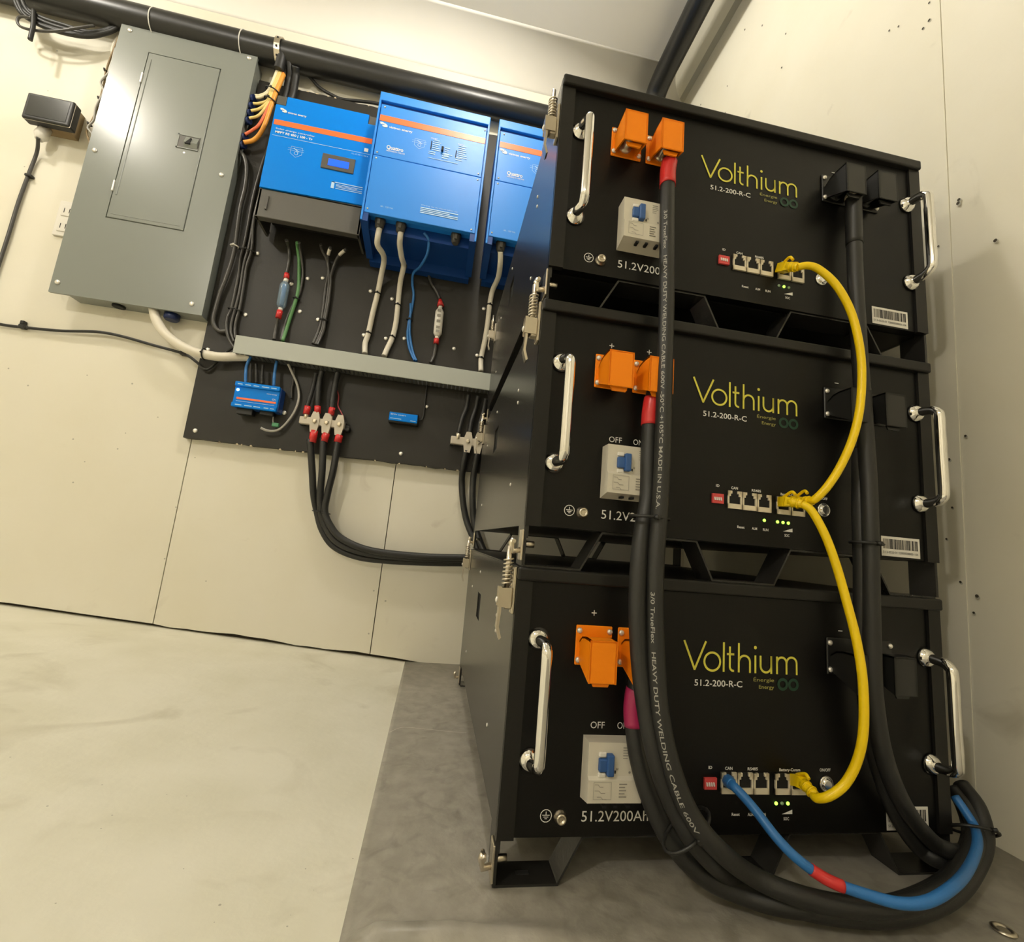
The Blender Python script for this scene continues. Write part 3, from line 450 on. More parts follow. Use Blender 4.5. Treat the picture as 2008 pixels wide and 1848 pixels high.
slab([(YF, z0), (YB + .04, z0), (YB + .04, ZC + .02), (YF, ZC + .02)], .012, 'trimg')
for i, p in enumerate(D['Rdots']):
    r = .0013 + .0010 * random.random()
    b.disc((p[0] - .0018, p[1], p[2]), (1, 0, .053), r, 'gap', 8); b.disc((p[0] - .0016, p[1] - r * .5, p[2] - r * .9), (1, 0, .053), r * 1.1, 'trimg', 8)
b.build('wall_right', kind='structure')
b = MB(); b.prism([(.4925, ZC - .0262), (.5140, ZC - .0375), (.5200, ZC), (.4960, ZC)], 'y', YF, YB, 'trimg'); b.build('trim_1', kind='structure')   # grey seam along the corner
b = MB(); b.prism([(.4470, ZC + .002), (.4935, ZC - .0275), (.4970, ZC - .0230), (.4970, ZC + .002)], 'y', YF, YB, 'wallr'); b.build('trim_2', kind='structure')   # corner strip added at a slant to catch the lamp and read bright
MB().box(XL, XR + .03, YF, YB + .04, ZC, ZC + .03, 'ceil').build('ceiling', kind='structure')
MB().box(XL - .03, XL, YF, YB + .04, -.05, ZC + .03, 'wall').build('wall_left', kind='structure')
MB().box(XL - .03, XR + .03, YF - .03, YF, -.05, ZC + .03, 'wall').build('wall_front', kind='structure')

# grey vinyl mat under the batteries, rucked up near its front
b = MB()
gx = [-.119, -.113, -.108, -.095, -.08, -.06, -.04, -.02, 0, .02, .04, .07, .1, .2, .3, .4, .5, .61]
gy = [YF + .6, -.8, -.3, -.12, -.09, -.08, -.072, -.066, -.06, -.054, -.048, -.042, -.036, -.03, -.022, -.01, .05, .2, .35, .5, .7145]
def matz(x, y):
    e = max(0, min(1, (x + .119) / .022)); e = e * e * (3 - 2 * e); f = max(0.0, min(1, (.10 - x) / .14))
    return flz(x) + .017 * e * f * math.exp(-((y + .055) / .014) ** 2)
V = [[b.bm.verts.new((x, y, matz(x, y) - .0003)) for y in gy] for x in gx]
k = b.mi('matt')
for i in range(len(gx) - 1):
    for j in range(len(gy) - 1):
        f = b.bm.faces.new((V[i][j], V[i + 1][j], V[i + 1][j + 1], V[i][j + 1])); f.smooth = True; f.material_index = k
ex = bmesh.ops.extrude_face_region(b.bm, geom=list(b.bm.faces))
for v in [g for g in ex['geom'] if isinstance(g, bmesh.types.BMVert)]: v.co.z = flz(v.co.x) - .0028
for P in ([(-.118, .315), (-.105, .333), (-.09, .337), (-.05, .331), (-.02, .326), (.0, .325)],):
    q = spline([(x, y, flz(x) + .0001) for x, y in P], 4)
    for i in range(len(q) - 1):
        d = (q[i + 1] - q[i]).normalized(); n = Vector((-d.y, d.x, 0)) * .0006
        b.poly([q[i] + n, q[i] - n, q[i + 1] - n, q[i + 1] + n], 'scuff')
b.build('floor_mat', label='grey marbled vinyl mat under the battery stack, rucked at its front left', cat='mat')
o = MB().lathe((.4475, -.066, flz(.4475)), (0, 0, 1), [(.0085, 0), (.009, .001), (.007, .0022), (.005, .0015), (.0045, .0008)], 'steel').build('floor_screw', label='round metal screw head set in the grey mat, bottom right corner', cat='screw')

# ------------------------------------------------------------------ battery unit
PITCH = 0.27789828
def L(x, z): return (x, z - TILT * x)
def zl(x, z): return z - TILT * x
W_, DP, ZT = 0.4805, 0.583, 0.2779
def make_battery():
    root = empty('battery_unit', (0, 0, 0), 'x', 'battery', 'rack batteries in the stack')
    b = MB()
    b.box(.003, W_ - .003, .012, DP - .001, .0405, ZT - .003, 'black')
    # left side plate with a ventilation slot near the rear, right side plate
    s0, s1, t0, t1 = .298, .345, .174, .214
    b.box(0, .003, .0, s0, .040, ZT, 'side'); b.box(0, .003, s1, DP, .040, ZT, 'side'); b.box(0, .003, s0, s1, .040, t0, 'side'); b.box(0, .003, s0, s1, t1, ZT, 'side')
    b.poly([(.0029, s0, t0), (.0029, s1, t0), (.0029, s1, t1), (.0029, s0, t1)], 'hole')
    b.box(W_ - .003, W_, 0, DP, .040, ZT, 'side')
    for x0, x1 in ((0, .003), (W_ - .003, W_)):
        for y0, y1, k in ((0, .030, 1), (DP - .030, DP, -1)):
            b.prism([(y0, .0015), (y1, .0015), (y1, .040), (y0, .040)], 'x', x0, x1, 'side')
    b.box(0, W_, 0, DP, ZT - .003, ZT, 'black', .0012, 2)                 # lid
    b.prism([(.0, .040), (.0, .028), (.012, .040)], 'x', .003, .0045, 'side')
    b.build('case', root)
    b = MB()                                                             # folded rim round the face
    b.box(0, W_, -.007, .004, ZT - .0125, ZT, 'black', .0022, 3)
    b.prism([(0, .040), (.0155, .040), (.0155, ZT - .012), (0, ZT - .012)], 'y', -.003, .004, 'black')
    b.prism([(W_ - .0155, .040), (W_, .040), (W_, ZT - .012), (W_ - .0155, ZT - .012)], 'y', -.003, .004, 'black')
    b.build('rim', root)
    MB().box(.0150, W_ - .0150, 0, .010, .0408, ZT - .0125, 'panel').build('face_plate', root)
    for y0, y1 in ((.002, .032), (DP - .034, DP - .004)):
        b = MB()
        out = [(.002, 0), (.060, 0), (.0815, .0385), (.1837, .0385), (.2026, 0), (.275, 0), (.2955, .0385), (.3975, .0385), (.4185, 0), (.4785, 0)]
        inn = [(.002, .002), (.059, .002), (.0804, .0405), (.185, .0405), (.2037, .002), (.274, .002), (.2944, .0405), (.3985, .0405), (.4196, .002), (.4785, .002)]
        for i in range(len(out) - 1):
            b.prism([out[i], out[i + 1], inn[i + 1], inn[i]], 'y', y0, y1, 'side')
        b.box(.024, .036, y0 + .012, y0 + .017, .0021, .0026, 'hole')
        b.build('foot_strap', root)
    # chrome handles
    for x, z0, z1, lean in ((.0255, .1055, .2125, .0025), (.4615, .1115, .2195, 0)):
        z0, z1 = zl(x, z0), zl(x, z1); xb = x + lean; r = .0052
        P = [(x, -.001, z0), (x, -.010, z0), (xb, -.019, z0 + .0012), (xb, -.0245, z0 + .005), (xb, -.0265, z0 + .012)]
        P += [(xb, -.0265, (z0 + z1) / 2)] + [(xb, -.0265, z1 - .012), (xb, -.0245, z1 - .005), (xb, -.019, z1 - .0012), (x, -.010, z1), (x, -.001, z1)]
        h = MB().tube(spline(P, 5), r, 'chrome', 14).build('handle', root, 'chrome bow handle')
        for zz in (z0, z1):
            MB().lathe((x, -.0005, zz), (0, -1, 0), [(.0108, 0), (.0108, .002), (.0085, .0035), (.0082, .0045), (.0072, .0048), (.0062, .0062)], 'chrome').build('handle_base', h)
    # terminal covers
    def cover(x, z, m, zf, label, sc):
        t = .0018
        b = MB()
        b.box(x - .0035, x + .033, -.0022, 0, zf, zf + .037, m, .0008, 1)
        z1 = z + .0372; p = .033; w = .0262
        b.box(x, x + w, -p, -p + t, z, z1, m, .0006, 1)
        for xx in (x, x + w - t):
            b.prism([(-.0022, zf + .004), (-p, z), (-p, z1), (-.018, z1), (-.010, z1 - .0015), (-.0022, z1 - .007)], 'x', xx, xx + t, m)
        b.prism([(-p, z1 - t), (-p, z1), (-.018, z1), (-.010, z1 - .0015), (-.0022, z1 - .007), (-.0022, z1 - .007 - t), (-.010, z1 - .0015 - t), (-.018, z1 - t)], 'x', x, x + w, m)
        b.prism([(x + .004, z + .001), (x + .022, z + .001), (x + .020, z - .0035), (x + .006, z - .0035)], 'y', -p + .004, -p + .0055, m)
        c = b.build('terminal_cover', root, label)
        for sx, sz in ((x - .0005, zf + .005), (x - .0005, zf + .032), (x + .0300, zf + .005), (x + .0300, zf + .032)):
            MB().lathe((sx, -.0022, sz), (0, -1, 0), [(.0028, 0), (.0028, .001), (.0018, .0022), (.0006, .0024)], 'screw', 12).build('screw', c)
        MB().lathe((x + .013, -.001, z + .020), (0, -1, 0), [(.0075, 0), (.0075, .004), (.0045, .004), (.0045, .016), (.004, .017)], 'tinned' if m == 'orange' else 'blkpl', 12).build('terminal_post', c)
    cover(.0655, zl(.08, .1835), 'orange', zl(.08, .1912), 'orange terminal cover', 1)
    cover(.1080, zl(.12, .1838), 'orange', zl(.12, .1915), 'orange terminal cover', 1)
    cover(.3405, zl(.355, .1860), 'blkpl', zl(.355, .1965), 'black terminal cover', 1)
    cover(.3840, zl(.398, .1868), 'blkpl', zl(.398, .1970), 'black terminal cover', 1)
    # circuit breaker
    b = MB(); zb = zl(.1, 0)
    b.prism([(0, .0755 + zb), (-.0195, .0800 + zb), (-.0200, .0990 + zb), (-.0172, .1015 + zb), (-.0165, .1290 + zb), (0, .1290 + zb)], 'x', .0755, .1260, 'cream')
    
    for xx in (.0905, .1010, .1130): b.box(xx, xx + .003, -.0185, -.012, .0754 + zb, .0775 + zb, 'hole')
    br = b.build('circuit_breaker', root)
    b = MB(); b.box(.0850, .0930, -.0205, -.0160, .1055 + zb, .1165 + zb, 'blueT', .001, 2); b.box(.0920, .0985, -.0225, -.0160, .1025 + zb, .1205 + zb, 'blueT', .0012, 2); b.box(.0850, .0920, -.0190, -.0160, .1175 + zb, .1215 + zb, 'whitepl', .001, 2); b.box(.0850, .0920, -.0190, -.0160, .1005 + zb, .1045 + zb, 'whitepl', .001, 2)
    b.build('toggle', br)
    b = MB()
    for i in range(5):
        for j in range(2): b.box(.1085 + j * .0085, .1085 + j * .0085 + random.uniform(.004, .007), -.0169, -.0166, .1245 + zb - i * .0022, .1252 + zb - i * .0022, 'greyink')
    b.text('H', .1022, .1060 + zb, .0022, -.0172, 'ink'); b.box(.1005, .1018, -.0176, -.0165, .1035 + zb, .1060 + zb, 'ink')
    b.disc((.1150, -.0174, .1045 + zb), (0, 1, 0), .0011, 'greyink')
    for i, (x0, w) in enumerate(((.0815, .008), (.0815, .010), (.084, .009))):
        b.strip([(x0, .0955 + zb - i * .005), (x0 + w * .4, .0955 + zb - i * .005), (x0 + w * .6, .0935 + zb - i * .005), (x0 + w, .0935 + zb - i * .005)], .0005, -.0203, 'greyink')
    b.strip([(.0805, .0835 + zb), (.0805, .0975 + zb), (.097, .0975 + zb), (.097, .0835 + zb)], .0004, -.0204, 'greyink', True)
    for i in range(5): b.box(.1045, .1045 + random.uniform(.005, .008), -.0203, -.0199, .0955 + zb - i * .0026, .0963 + zb - i * .0026, 'greyink')
    b.build('breaker_print', br)
    # grounding stud
    MB().lathe((.0577, 0, zl(.0577, .0585)), (0, -1, 0), [(.0062, 0), (.0062, .0012), (.0052, .002), (.0048, .005), (.0042, .006), (.0026, .006), (.0024, .004)], 'steel', 18).build('grounding_bolt', root)
    # white lettering on the face
    b = MB(); y = -.0006
    def tx(s, x, z, h, m='white', **k): b.text(s, x, zl(x, z), h, y, m, **k)
    tx('OFF', .0818, .1348, .0058, width=.0140); b.build('off_lettering', root); b = MB(); tx('ON', .1085, .1352, .0058, width=.0108); b.build('on_lettering', root); b = MB()
    tx('51.2V200Ah', .0778, .0547, .0088, width=.0652)
    b.build('rating_lettering', root); b = MB()
    for x in (.0793, .1222):
        z = zl(x, .2400); b.strip([(x - .0026, z), (x + .0026, z)], .0008, y, 'white'); b.strip([(x, z - .0026), (x, z + .0026)], .0008, y, 'white')
    for x in (.3549, .3990): z = zl(x, .2408); b.strip([(x - .0026, z), (x + .0026, z)], .0009, y, 'white')
    b.build('polarity_marks', root); b = MB()
    cx, cz = L(.0442, .0593)
    b.strip(arc(cx, cz, .0052, 0, 360)[:-1], .0007, y, 'white', True); b.strip([(cx, cz + .0035), (cx, cz + .0005)], .0007, y, 'white')
    for w, dz in ((.0034, .0005), (.0023, -.001), (.0012, -.0024)): b.strip([(cx - w, cz + dz), (cx + w, cz + dz)], .0007, y, 'white')
    b.build('ground_symbol', root); b = MB()
    for s, x, z, wd in (('ID', .2059, .1018, .0040), ('CAN', .2257, .1014, .0080), ('RS485', .2517, .1014, .0112), ('Battery-Comm', .2928, .1014, .0235), ('ON/OFF', .3331, .1020, .0125), ('Reset', .2335, .0604, .0085), ('ALM', .2495, .0604, .0062), ('RUN', .2628, .0604, .0064), ('SOC', .2885, .0568, .0060)):
        tx(s, x, z, .0026, align='C', width=wd, bold=.02)
    z = zl(.289, .0622); b.poly([(.2835, y, z), (.2952, y, z), (.2952, y, z + .0040)], 'white')
    b.build('port_lettering', root); b = MB()
    tx('51.2-200-R-C', .1872, .1778, .0058, width=.0525, bold=.01)
    b.build('model_lettering', root)
    b = MB(); th = .0021; zb = zl(.24, .1934)                            # thin yellow word mark, drawn stroke by stroke
    h = .0278; xh = .0165
    S = lambda p, c=False: b.strip([(a, q + zb) for a, q in p], th, y, 'yell', c)
    S([(.1752, h), (.1872, 0)]); S([(.1868, 0), (.1990, h)])
    S(arc(.2062, .0085, .0087, 0, 360, 28)[:-1], True)
    S([(.2188, h), (.2188, -.0008)])
    S([(.2256, h * .86), (.2256, .005)] + arc(.2296, .0045, .0040, 180, 280, 8)); S([(.2222, xh), (.2304, xh)])
    S([(.2356, h), (.2356, -.0008)]); S([(.2356, .009)] + arc(.2420, .0095, .0062, 170, 0, 12) + [(.2482, -.0008)])
    S([(.2543, xh), (.2543, -.0008)]); b.disc((.2543, y, zb + .0242), (0, 1, 0), .0017, 'yell', 14)
    S([(.2602, xh), (.2602, .007)] + arc(.2663, .0065, .0061, 180, 360, 12) + [(.2724, xh)]); S([(.2724, xh), (.2724, -.0008)])
    S([(.2790, xh), (.2790, -.0008)]); S([(.2790, .010)] + arc(.2846, .0104, .0054, 170, 0, 12) + [(.2900, -.0008)]); S([(.2900, .010)] + arc(.2960, .0104, .0058, 170, 0, 12) + [(.3018, -.0008)])
    b.text('Énergie', .2755, zl(.26, .1850), .0034, y, 'olive', width=.0232, align='R'); b.text('Energy', .2755, zl(.26, .1782), .0034, y, 'olive', width=.0172, align='R')
    b.build('yellow_word_mark', root)
    b = MB(); cz = zl(.29, .1835)
    for cx in (.2855, .2978): b.strip(arc(cx, cz, .0048, 0, 360, 20)[:-1], .0028, y, 'dgreen', True)
    b.build('green_loop_emblem', root)
    # id switch
    z = zl(.205, 0); b = MB(); b.box(.1992, .2122, -.0022, 0, .0840 + z, .0943 + z, 'pink')
    for i in range(4): b.prism([(.2012 + i * .0024, .0872 + z), (.2026 + i * .0024, .0872 + z), (.2020 + i * .0024, .0905 + z), (.2006 + i * .0024, .0905 + z)], 'y', -.003, -.002, 'white')
    b.build('id_switch', root)
    # network ports
    for x in (.2171, .2346, .2521, .2755, .2932):
        z = zl(x, .0802); w, hh = .0166, .0190; b = MB()
        b.box(x, x + w, -.0006, 0, z, z + hh, 'hole')
        for x0, x1, z0, z1 in ((0, .0016, 0, hh), (w - .0016, w, 0, hh), (0, w, 0, .0052), (0, .0050, hh - .0030, hh), (w - .0050, w, hh - .0030, hh), (0, .0034, hh - .0058, hh), (w - .0034, w, hh - .0058, hh)):
            b.box(x + x0, x + x1, -.0022, 0, z + z0, z + z1, 'jack')
        b.build('network_port', root)
    b = MB().lathe((.3338, 0, zl(.3338, .0905)), (0, -1, 0), [(.0078, 0), (.0078, .0015), (.0066, .0026), (.0064, .0016), (.0055, .0014), (.0053, .0034), (.0040, .0040)], 'chrome', 24).build('power_button', root)
    b = MB().disc((.2343, -.0004, zl(.2343, .0717)), (0, 1, 0), .0014, 'hole'); b.build('reset_hole', root)
    b = MB(); z = zl(.44, 0)                                             # serial number sticker
    b.box(.4040, .4545, -.0004, 0, .0480 + z, .0700 + z, 'paper'); st = b.build('serial_label', root)
    b = MB(); xx = .4060
    while xx < .4515:
        w = random.choice((.0003, .0005, .0008)); b.box(xx, xx + w, -.0007, -.0004, .0562 + z, .0672 + z, 'ink' if random.random() < .5 else 'greyink'); xx += w + random.choice((.0004, .0006, .0009))
    b.text('51.2-0520-01 22000028003-106', .4055, .0512 + z, .0024, -.0007, 'ink', width=.0460)
    b.build('barcode', st)
    # latches on the left side, front and rear
    for y in (.005, DP - .024):
        b = MB(); x = -.0085; ZL = .045
        b.box(-.003, 0, y - .0045, y + .008, .188, .232, 'steel', .0006, 1)
        b.box(-.010, -.003, y - .0045, y + .0045, .192, .212, 'steel', .001, 1)
        la = b.build('latch', root, 'zinc toggle latch'); la.location.z = ZL
        b = MB(); q = []
        for i in range(60): q.append((x + .0045 * math.cos(i * .75), y + .0045 * math.sin(i * .75), .214 + .026 * i / 59))
        b.tube(q, .0009, 'steel', 6); b.cyl((x, y, .21), (x, y, .252), .0026, 'steel', 10); b.build('latch_spring', la)
        b = MB(); b.prism([(-.0165, .213), (-.0135, .213), (-.0125, .190), (-.0135, .176), (-.0105, .166), (-.0125, .164), (-.0160, .175), (-.0150, .190)], 'y', y - .0048, y + .0048, 'steel')
        b.box(-.0165, -.004, y - .0056, y - .0048, .194, .212, 'steel'); b.box(-.0165, -.004, y + .0048, y + .0056, .194, .212, 'steel')
        b.lathe((-.0165, y, .200), (-1, 0, 0), [(.003, 0), (.003, .0012), (.001, .002)], 'screw', 10); b.build('latch_lever', la)
        b = MB(); b.box(-.002, 0, y - .008, y + .008, .006, .036, 'steel', .0005, 1); b.tube([(-.001, y, .016), (-.009, y, .014), (-.011, y, .022), (-.009, y, .026)], .003, 'steel', 8)
        b.cyl((.0, y, .022), (.012, y, .022), .0032, 'steel', 8); b.cyl((-.009, y - .006, .024), (-.009, y + .006, .024), .002, 'steel', 8)
        b.build('latch_hook', root)
    b = MB()
    for yy, zz in ((.111, .2140), (.111, .0925), (.336, .247), (.108, .197), (.46, .21), (.46, .09)): b.lathe((0, yy, zz), (-1, 0, 0), [(.0024, 0), (.0018, .0009), (.0005, .0012)], 'screw', 10)
    b.build('side_rivets', root)
    return root
proto = make_battery()
UL = ['lowest black battery case of the stack, standing on the grey mat', 'middle black battery case, on bent metal feet above the lowest one', 'topmost black battery case of the stack, two covers with one cable']
lamps = {0: [(.2776, 'green'), (.2841, 'gdim'), (.2906, 'green')], 1: [(.2615, 'green'), (.2774, 'green'), (.2840, 'green'), (.2905, 'green')], 2: [(.2774, 'gdim'), (.2841, 'green'), (.2905, 'gdim')]}
units = [proto, copy_tree(proto), copy_tree(proto)]
for i, u in enumerate(units):
    u['label'] = UL[i]
    for x, m in lamps[i]:
        o = MB().lathe((x, 0, zl(x, .0717)), (0, -1, 0), [(.0017, 0), (.0017, .0006), (.0010, .0014), (.0002, .0016)], m, 12).build('indicator_lamp', None); o.parent = u
    for ch in u.children:
        if i == 2 and ch.name.split('.')[0] == 'latch': ch.location.z = .012
        if ch.name.startswith('serial_label'): ch.location.x += (.0, .0035, .0)[i]
    u.location = (0, 0, PITCH * i); u.rotation_euler = (0, -TILT, 0)

# ------------------------------------------------------------------ cables on the front of the stack
def cable(name, key, r, m, label, cat, group=None, n=8, seg=14, text=None):
    P = spline(D[key] if isinstance(key, str) else key, n)
    root = MB().tube(P, r, m, seg).build(name, label=label, cat=cat, group=group)
    return root, P
def sleeve(parent, P, i0, i1, r, m, name='heat_shrink', label=None):
    return MB().tube(P[i0:i1 + 1], r, m, 14).build(name, parent, label)
PW = 'battery power cables'
c, P = cable('power_cable', 'pA', .0080, 'rubber', 'thick black power cable with red sleeve from the topmost battery, lettered', 'cable', PW)
sleeve(c, P, 2, 16, .0088, 'red', label='red heat shrink sleeve')
b = MB(); wrap_text(b, '3/0 TrueFlex   HEAVY DUTY WELDING CABLE 600V -50°C +105°C MADE IN U.S.A.', P, .0080, 'greyink2', .0033, .075, TANG, .325); b.build('printed_lettering', c); b = MB()
wrap_text(b, '3/0 TrueFlex   HEAVY DUTY WELDING CABLE 600V', P, .0080, 'greyink2', .0033, .475, TANG, .19)
b.build('printed_lettering', c)
c, P = cable('power_cable', 'pB', .0082, 'rubber', 'thick black power cable with red sleeve from the middle battery', 'cable', PW)
sleeve(c, P, 4, 16, .0089, 'red', label='red heat shrink sleeve'); MB().cyl(P[0], P[5], .0055, 'tinned').build('cable_lug', c)
c, P = cable('power_cable', 'pC', .0082, 'rubber', 'thick black power cable with magenta sleeve from the lowest battery', 'cable', PW)
sleeve(c, P, 4, 18, .0089, 'magenta', label='magenta heat shrink sleeve')
c, P = cable('power_cable', 'nA', .0080, 'rubber', 'thick black power cable from the black covers of the topmost battery', 'cable', PW)
sleeve(c, P, 2, 17, .0087, 'blkpl', label='glossy black heat shrink'); MB().lathe(P[0], (0, 0, -1), [(.0088, -.002), (.0092, 0), (.0092, .003), (.0080, .004)], 'tinned').build('cable_lug', c)
c, P = cable('power_cable', 'nB', .0080, 'rubber', 'thick black power cable from the black covers of the middle battery', 'cable', PW)
sleeve(c, P, 2, 14, .0087, 'blkpl')
def plug(parent, key, m):
    P = spline(D[key], 6); n = len(P)
    b = MB(); k = max(3, int(n * .5)); h = max(k + 2, int(n * .62))
    b.tube(P[:k + 1], .0072, m, 4, up=(.7, 0, .7)); b.tube(P[k:h + 1], [.0072 - .0016 * i / max(1, h - k) for i in range(h - k + 1)], m, 4, up=(.7, 0, .7))
    for f in b.bm.faces: f.smooth = False
    b.tube(P[h - 1:], [.0054 - .0010 * i / max(1, n - h) for i in range(n - h + 1)], m, 10)
    for q in range(h, n - 1, 2): b.tube([P[q], P[q].lerp(P[q + 1], .6)], .0057, m, 10)
    T, N = frames(P, (0, 0, 1)); a = P[2] + Vector((0, 0, .005)); e = P[int(n * .7)] + Vector((0, -.001, .0085))
    b.tube(spline([a, (a + e) / 2 + Vector((0, -.003, .004)), e], 5), .0016, m, 8)
    return b.build('plug', parent)
NW = 'yellow network patch cables'
c, P = cable('network_cable', 'y1', .0040, 'yellow', 'yellow network cable looping from the topmost battery to the middle one', 'cable', NW)
plug(c, 'y1p0', 'yellow'); plug(c, 'y1p1', 'yellow')
c, P = cable('network_cable', 'y2', .0040, 'yellow', 'yellow network cable looping from the middle battery to the lowest one', 'cable', NW)
plug(c, 'y2p0', 'yellow'); plug(c, 'y2p1', 'yellow')
c, P = cable('network_cable', 'bl', .0042, 'bluec', 'blue network cable with red band sagging from the lowest battery', 'cable')
n = len(P); sleeve(c, P, 46, 58, .0047, 'red', 'tape_band', 'red tape band'); plug_p = P[:12]
MB().tube(P[:9], [.006, .0062, .0062, .006, .0058, .0056, .0052, .005, .0045], 'bluec', 8).build('plug', c)
def tie(p, d, r, label, m='blkpl', rx=None, head=(0, -1, 0)):
    p = Vector(p); d = Vector(d).normalized(); hv = Vector(head); hv = (hv - d * hv.dot(d)).normalized(); s = d.cross(hv); rx = rx or r
    q = [p + hv * math.cos(t) * r + s * math.sin(t) * rx for t in [2 * math.pi * i / 20 for i in range(21)]]
    b = MB(); b.tube(q, .0016, m, 6); b.tube([p + hv * (r - .001) - s * .001, p + hv * (r + .004) + s * .001], .0022, m, 6)
    return b.build('cable_tie', label=label, cat='cable tie', group='cable ties')
tie((.1135, -.032, .336), (0, 0, 1), .014, 'black cable tie round two power cables in front of the middle battery', rx=.019)
tie((.1500, -.053, .078), (.6, 0, -.8), .015, 'black cable tie round the three bent power cables at the stack foot', rx=.024, head=(0, -1, .2))
tie((.3598, -.026, .335), (0, 0, 1), .013, 'black cable tie round two power cables right of the yellow loop', rx=.015)
tie((.5000, -.008, .052), (.2, .5, .8), .018, 'black cable tie holding the blue cable to the black bundle, bottom right', rx=.022)
# ------------------------------------------------------------------ backing board
BY = 0.697
b = MB(); n = 60; x0, x1 = -.681, .40; top = []; bot = []
for i in range(n + 1):
    x = x0 + (x1 - x0) * i / n
    top.append((x, 1.432 + random.uniform(-.0018, .0018))); bot.append((x, .466 + random.uniform(-.0015, .0015)))
b.prism(bot + top[::-1], 'y', BY, YB - .001, 'board')
for i in range(34):                                                       # torn veneer along the sawn edges
    x = random.uniform(x0 + .02, .1); z = random.choice(((.4655, 1), (1.4325, 1), (.4655, 1)))[0]; w = random.uniform(.002, .007)
    b.prism([(x, z - .0022), (x + w, z - .0018), (x + w * .6, z + .0016), (x + w * .2, z + .001)], 'y', BY - .0006, BY + .003, 'chip')
b.build('backing_board', label='black painted plywood board on the back wall carrying the blue inverters', cat='board')

# ------------------------------------------------------------------ grey breaker panel
r = empty('breaker_panel', (-.84, YB, .753), 'large grey metal breaker panel with closed door, upper left on the wall', 'electrical panel')
b = MB(); b.box(-.9655, -.6865, .676, YB, .7555, 1.470, 'grey')
b.build('panel_box', r)
b = MB()
X0, X1, Z0, Z1 = -.9995, -.6825, .7535, 1.4775; a0, a1, c0, c1 = -.9270, -.7590, .9545, 1.4125; Y0, Y1 = .6705, .677
for q in ((X0, a0, Z0, Z1), (a1, X1, Z0, Z1), (a0, a1, Z0, c0), (a0, a1, c1, Z1)): b.box(q[0], q[1], Y0, Y1, q[2], q[3], 'grey')
for q in ((a0, a0 + .004, c0, c1), (a1 - .004, a1, c0, c1), (a0, a1, c0, c0 + .004), (a0, a1, c1 - .004, c1)): b.box(q[0], q[1], Y0 + .002, Y1 + .004, q[2], q[3], 'grey')
b.build('panel_cover', r)
b = MB(); b.box(a0 + .0022, a1 - .0022, Y0 - .0012, Y0 + .004, c0 + .0022, c1 - .0022, 'grey', .0015, 3)
b.box(a0 + .010, a1 - .010, Y0 - .0018, Y0 + .002, c0 + .0105, c0 + .0125, 'grey', .0006, 1)
b.box(a0 + .0085, a0 + .0125, Y0 - .0026, Y0 + .002, c0 + .06, c1 - .02, 'grey', .0012, 3)
d = b.build('panel_door', r)
for z in (1.3361, 1.0370): MB().box(a0 - .0010, a0 + .0030, Y0 - .0038, Y0, z - .014, z + .014, 'screw', .001, 2).build('hinge', d)
b = MB(); b.box(-.8175, -.7680, Y0 - .0030, Y0, 1.2040, 1.2070, 'grey'); b.box(-.8175, -.7680, Y0 - .0030, Y0, 1.1690, 1.1715, 'grey'); b.box(-.8175, -.8145, Y0 - .0030, Y0, 1.169, 1.207, 'grey')
b.box(-.8145, -.7680, Y0 - .0022, Y0, 1.1715, 1.2040, 'dgrey'); b.prism([(Y0 - .0022, 1.1740), (Y0 - .0075, 1.184), (Y0 - .0022, 1.2020)], 'x', -.800, -.7705, 'grey')
b.prism([(-.797, 1.180), (-.785, 1.197), (-.785, 1.180)], 'y', Y0 - .0085, Y0 - .004, 'hole')
b.build('door_latch', d)
MB().disc((-.797, Y0 - .0014, 1.159), (0, 1, 0), .0024, 'screw', 12).build('lock_dot', d)
for x, z in ((-.978, 1.4606), (-.7007, 1.4623), (-.9835, 1.1184), (-.7056, 1.1207), (-.986, .7784), (-.7079, .7779)):
    MB().lathe((x, Y0, z), (0, -1, 0), [(.0055, 0), (.0055, .0012), (.0042, .003), (.0006, .0034)], 'screw', 14).build('screw', r)
b = MB(); b.lathe((-.872, .695, .7555), (0, 0, -1), [(.013, 0), (.013, .004), (.010, .0045)], 'hole', 18); b.build('knockout', r)
MB().lathe((-.758, .695, .7555), (0, 0, -1), [(.016, 0), (.016, .012), (.013, .016)], 'navy2', 16).build('cable_gland', r)
for i, p in enumerate(D['gl']): MB().cyl((-.6868, p[1] + .012, p[2]), (-.6730, p[1] + .006, p[2]), .0085, 'navy2', 12).build('cable_gland', r)

# wires fanning out of the panel
specs = [('yw0', 'wcre', .0030, 'cream wire entering the top gland of the grey panel'), ('yw1', 'wcre', .0030, 'second cream wire entering just below the topmost one'), ('yw2', 'wyel', .0032, 'pale yellow wire entering the second gland from the top'),
         ('yw3', 'wyel', .0032, 'pale yellow wire entering the third gland from the top'), ('yw4', 'wyel', .0032, 'pale yellow wire curving to the fourth gland from the top'), ('yw5', 'wred', .0034, 'red orange wire curving down to a low gland of the panel'), ('yw6', 'worg', .0050, 'thick orange wire curving down to the lowest gland of the panel')]
for k, m, rr, lab in specs: cable('wire', k, rr, m, lab, 'wire', 'wires fanning out of the grey panel')
p1 = [sum(D[k][1][i] for k in ('yw0', 'yw6', 'yw3')) / 3 for i in range(3)]; p2 = D['yw4'][2]
tie(p1, (.25, 0, 1), .010, 'upper black tie round the yellow and orange wires', rx=.017)
tie((p2[0], p2[1], p2[2] + .002), (.3, 0, 1), .009, 'lower black tie round the yellow and orange wires', rx=.015)
cable('cable_sheath', 'blkbund', .012, 'rubber', 'black sheath where the yellow wires leave the pipe', 'cable sheath')
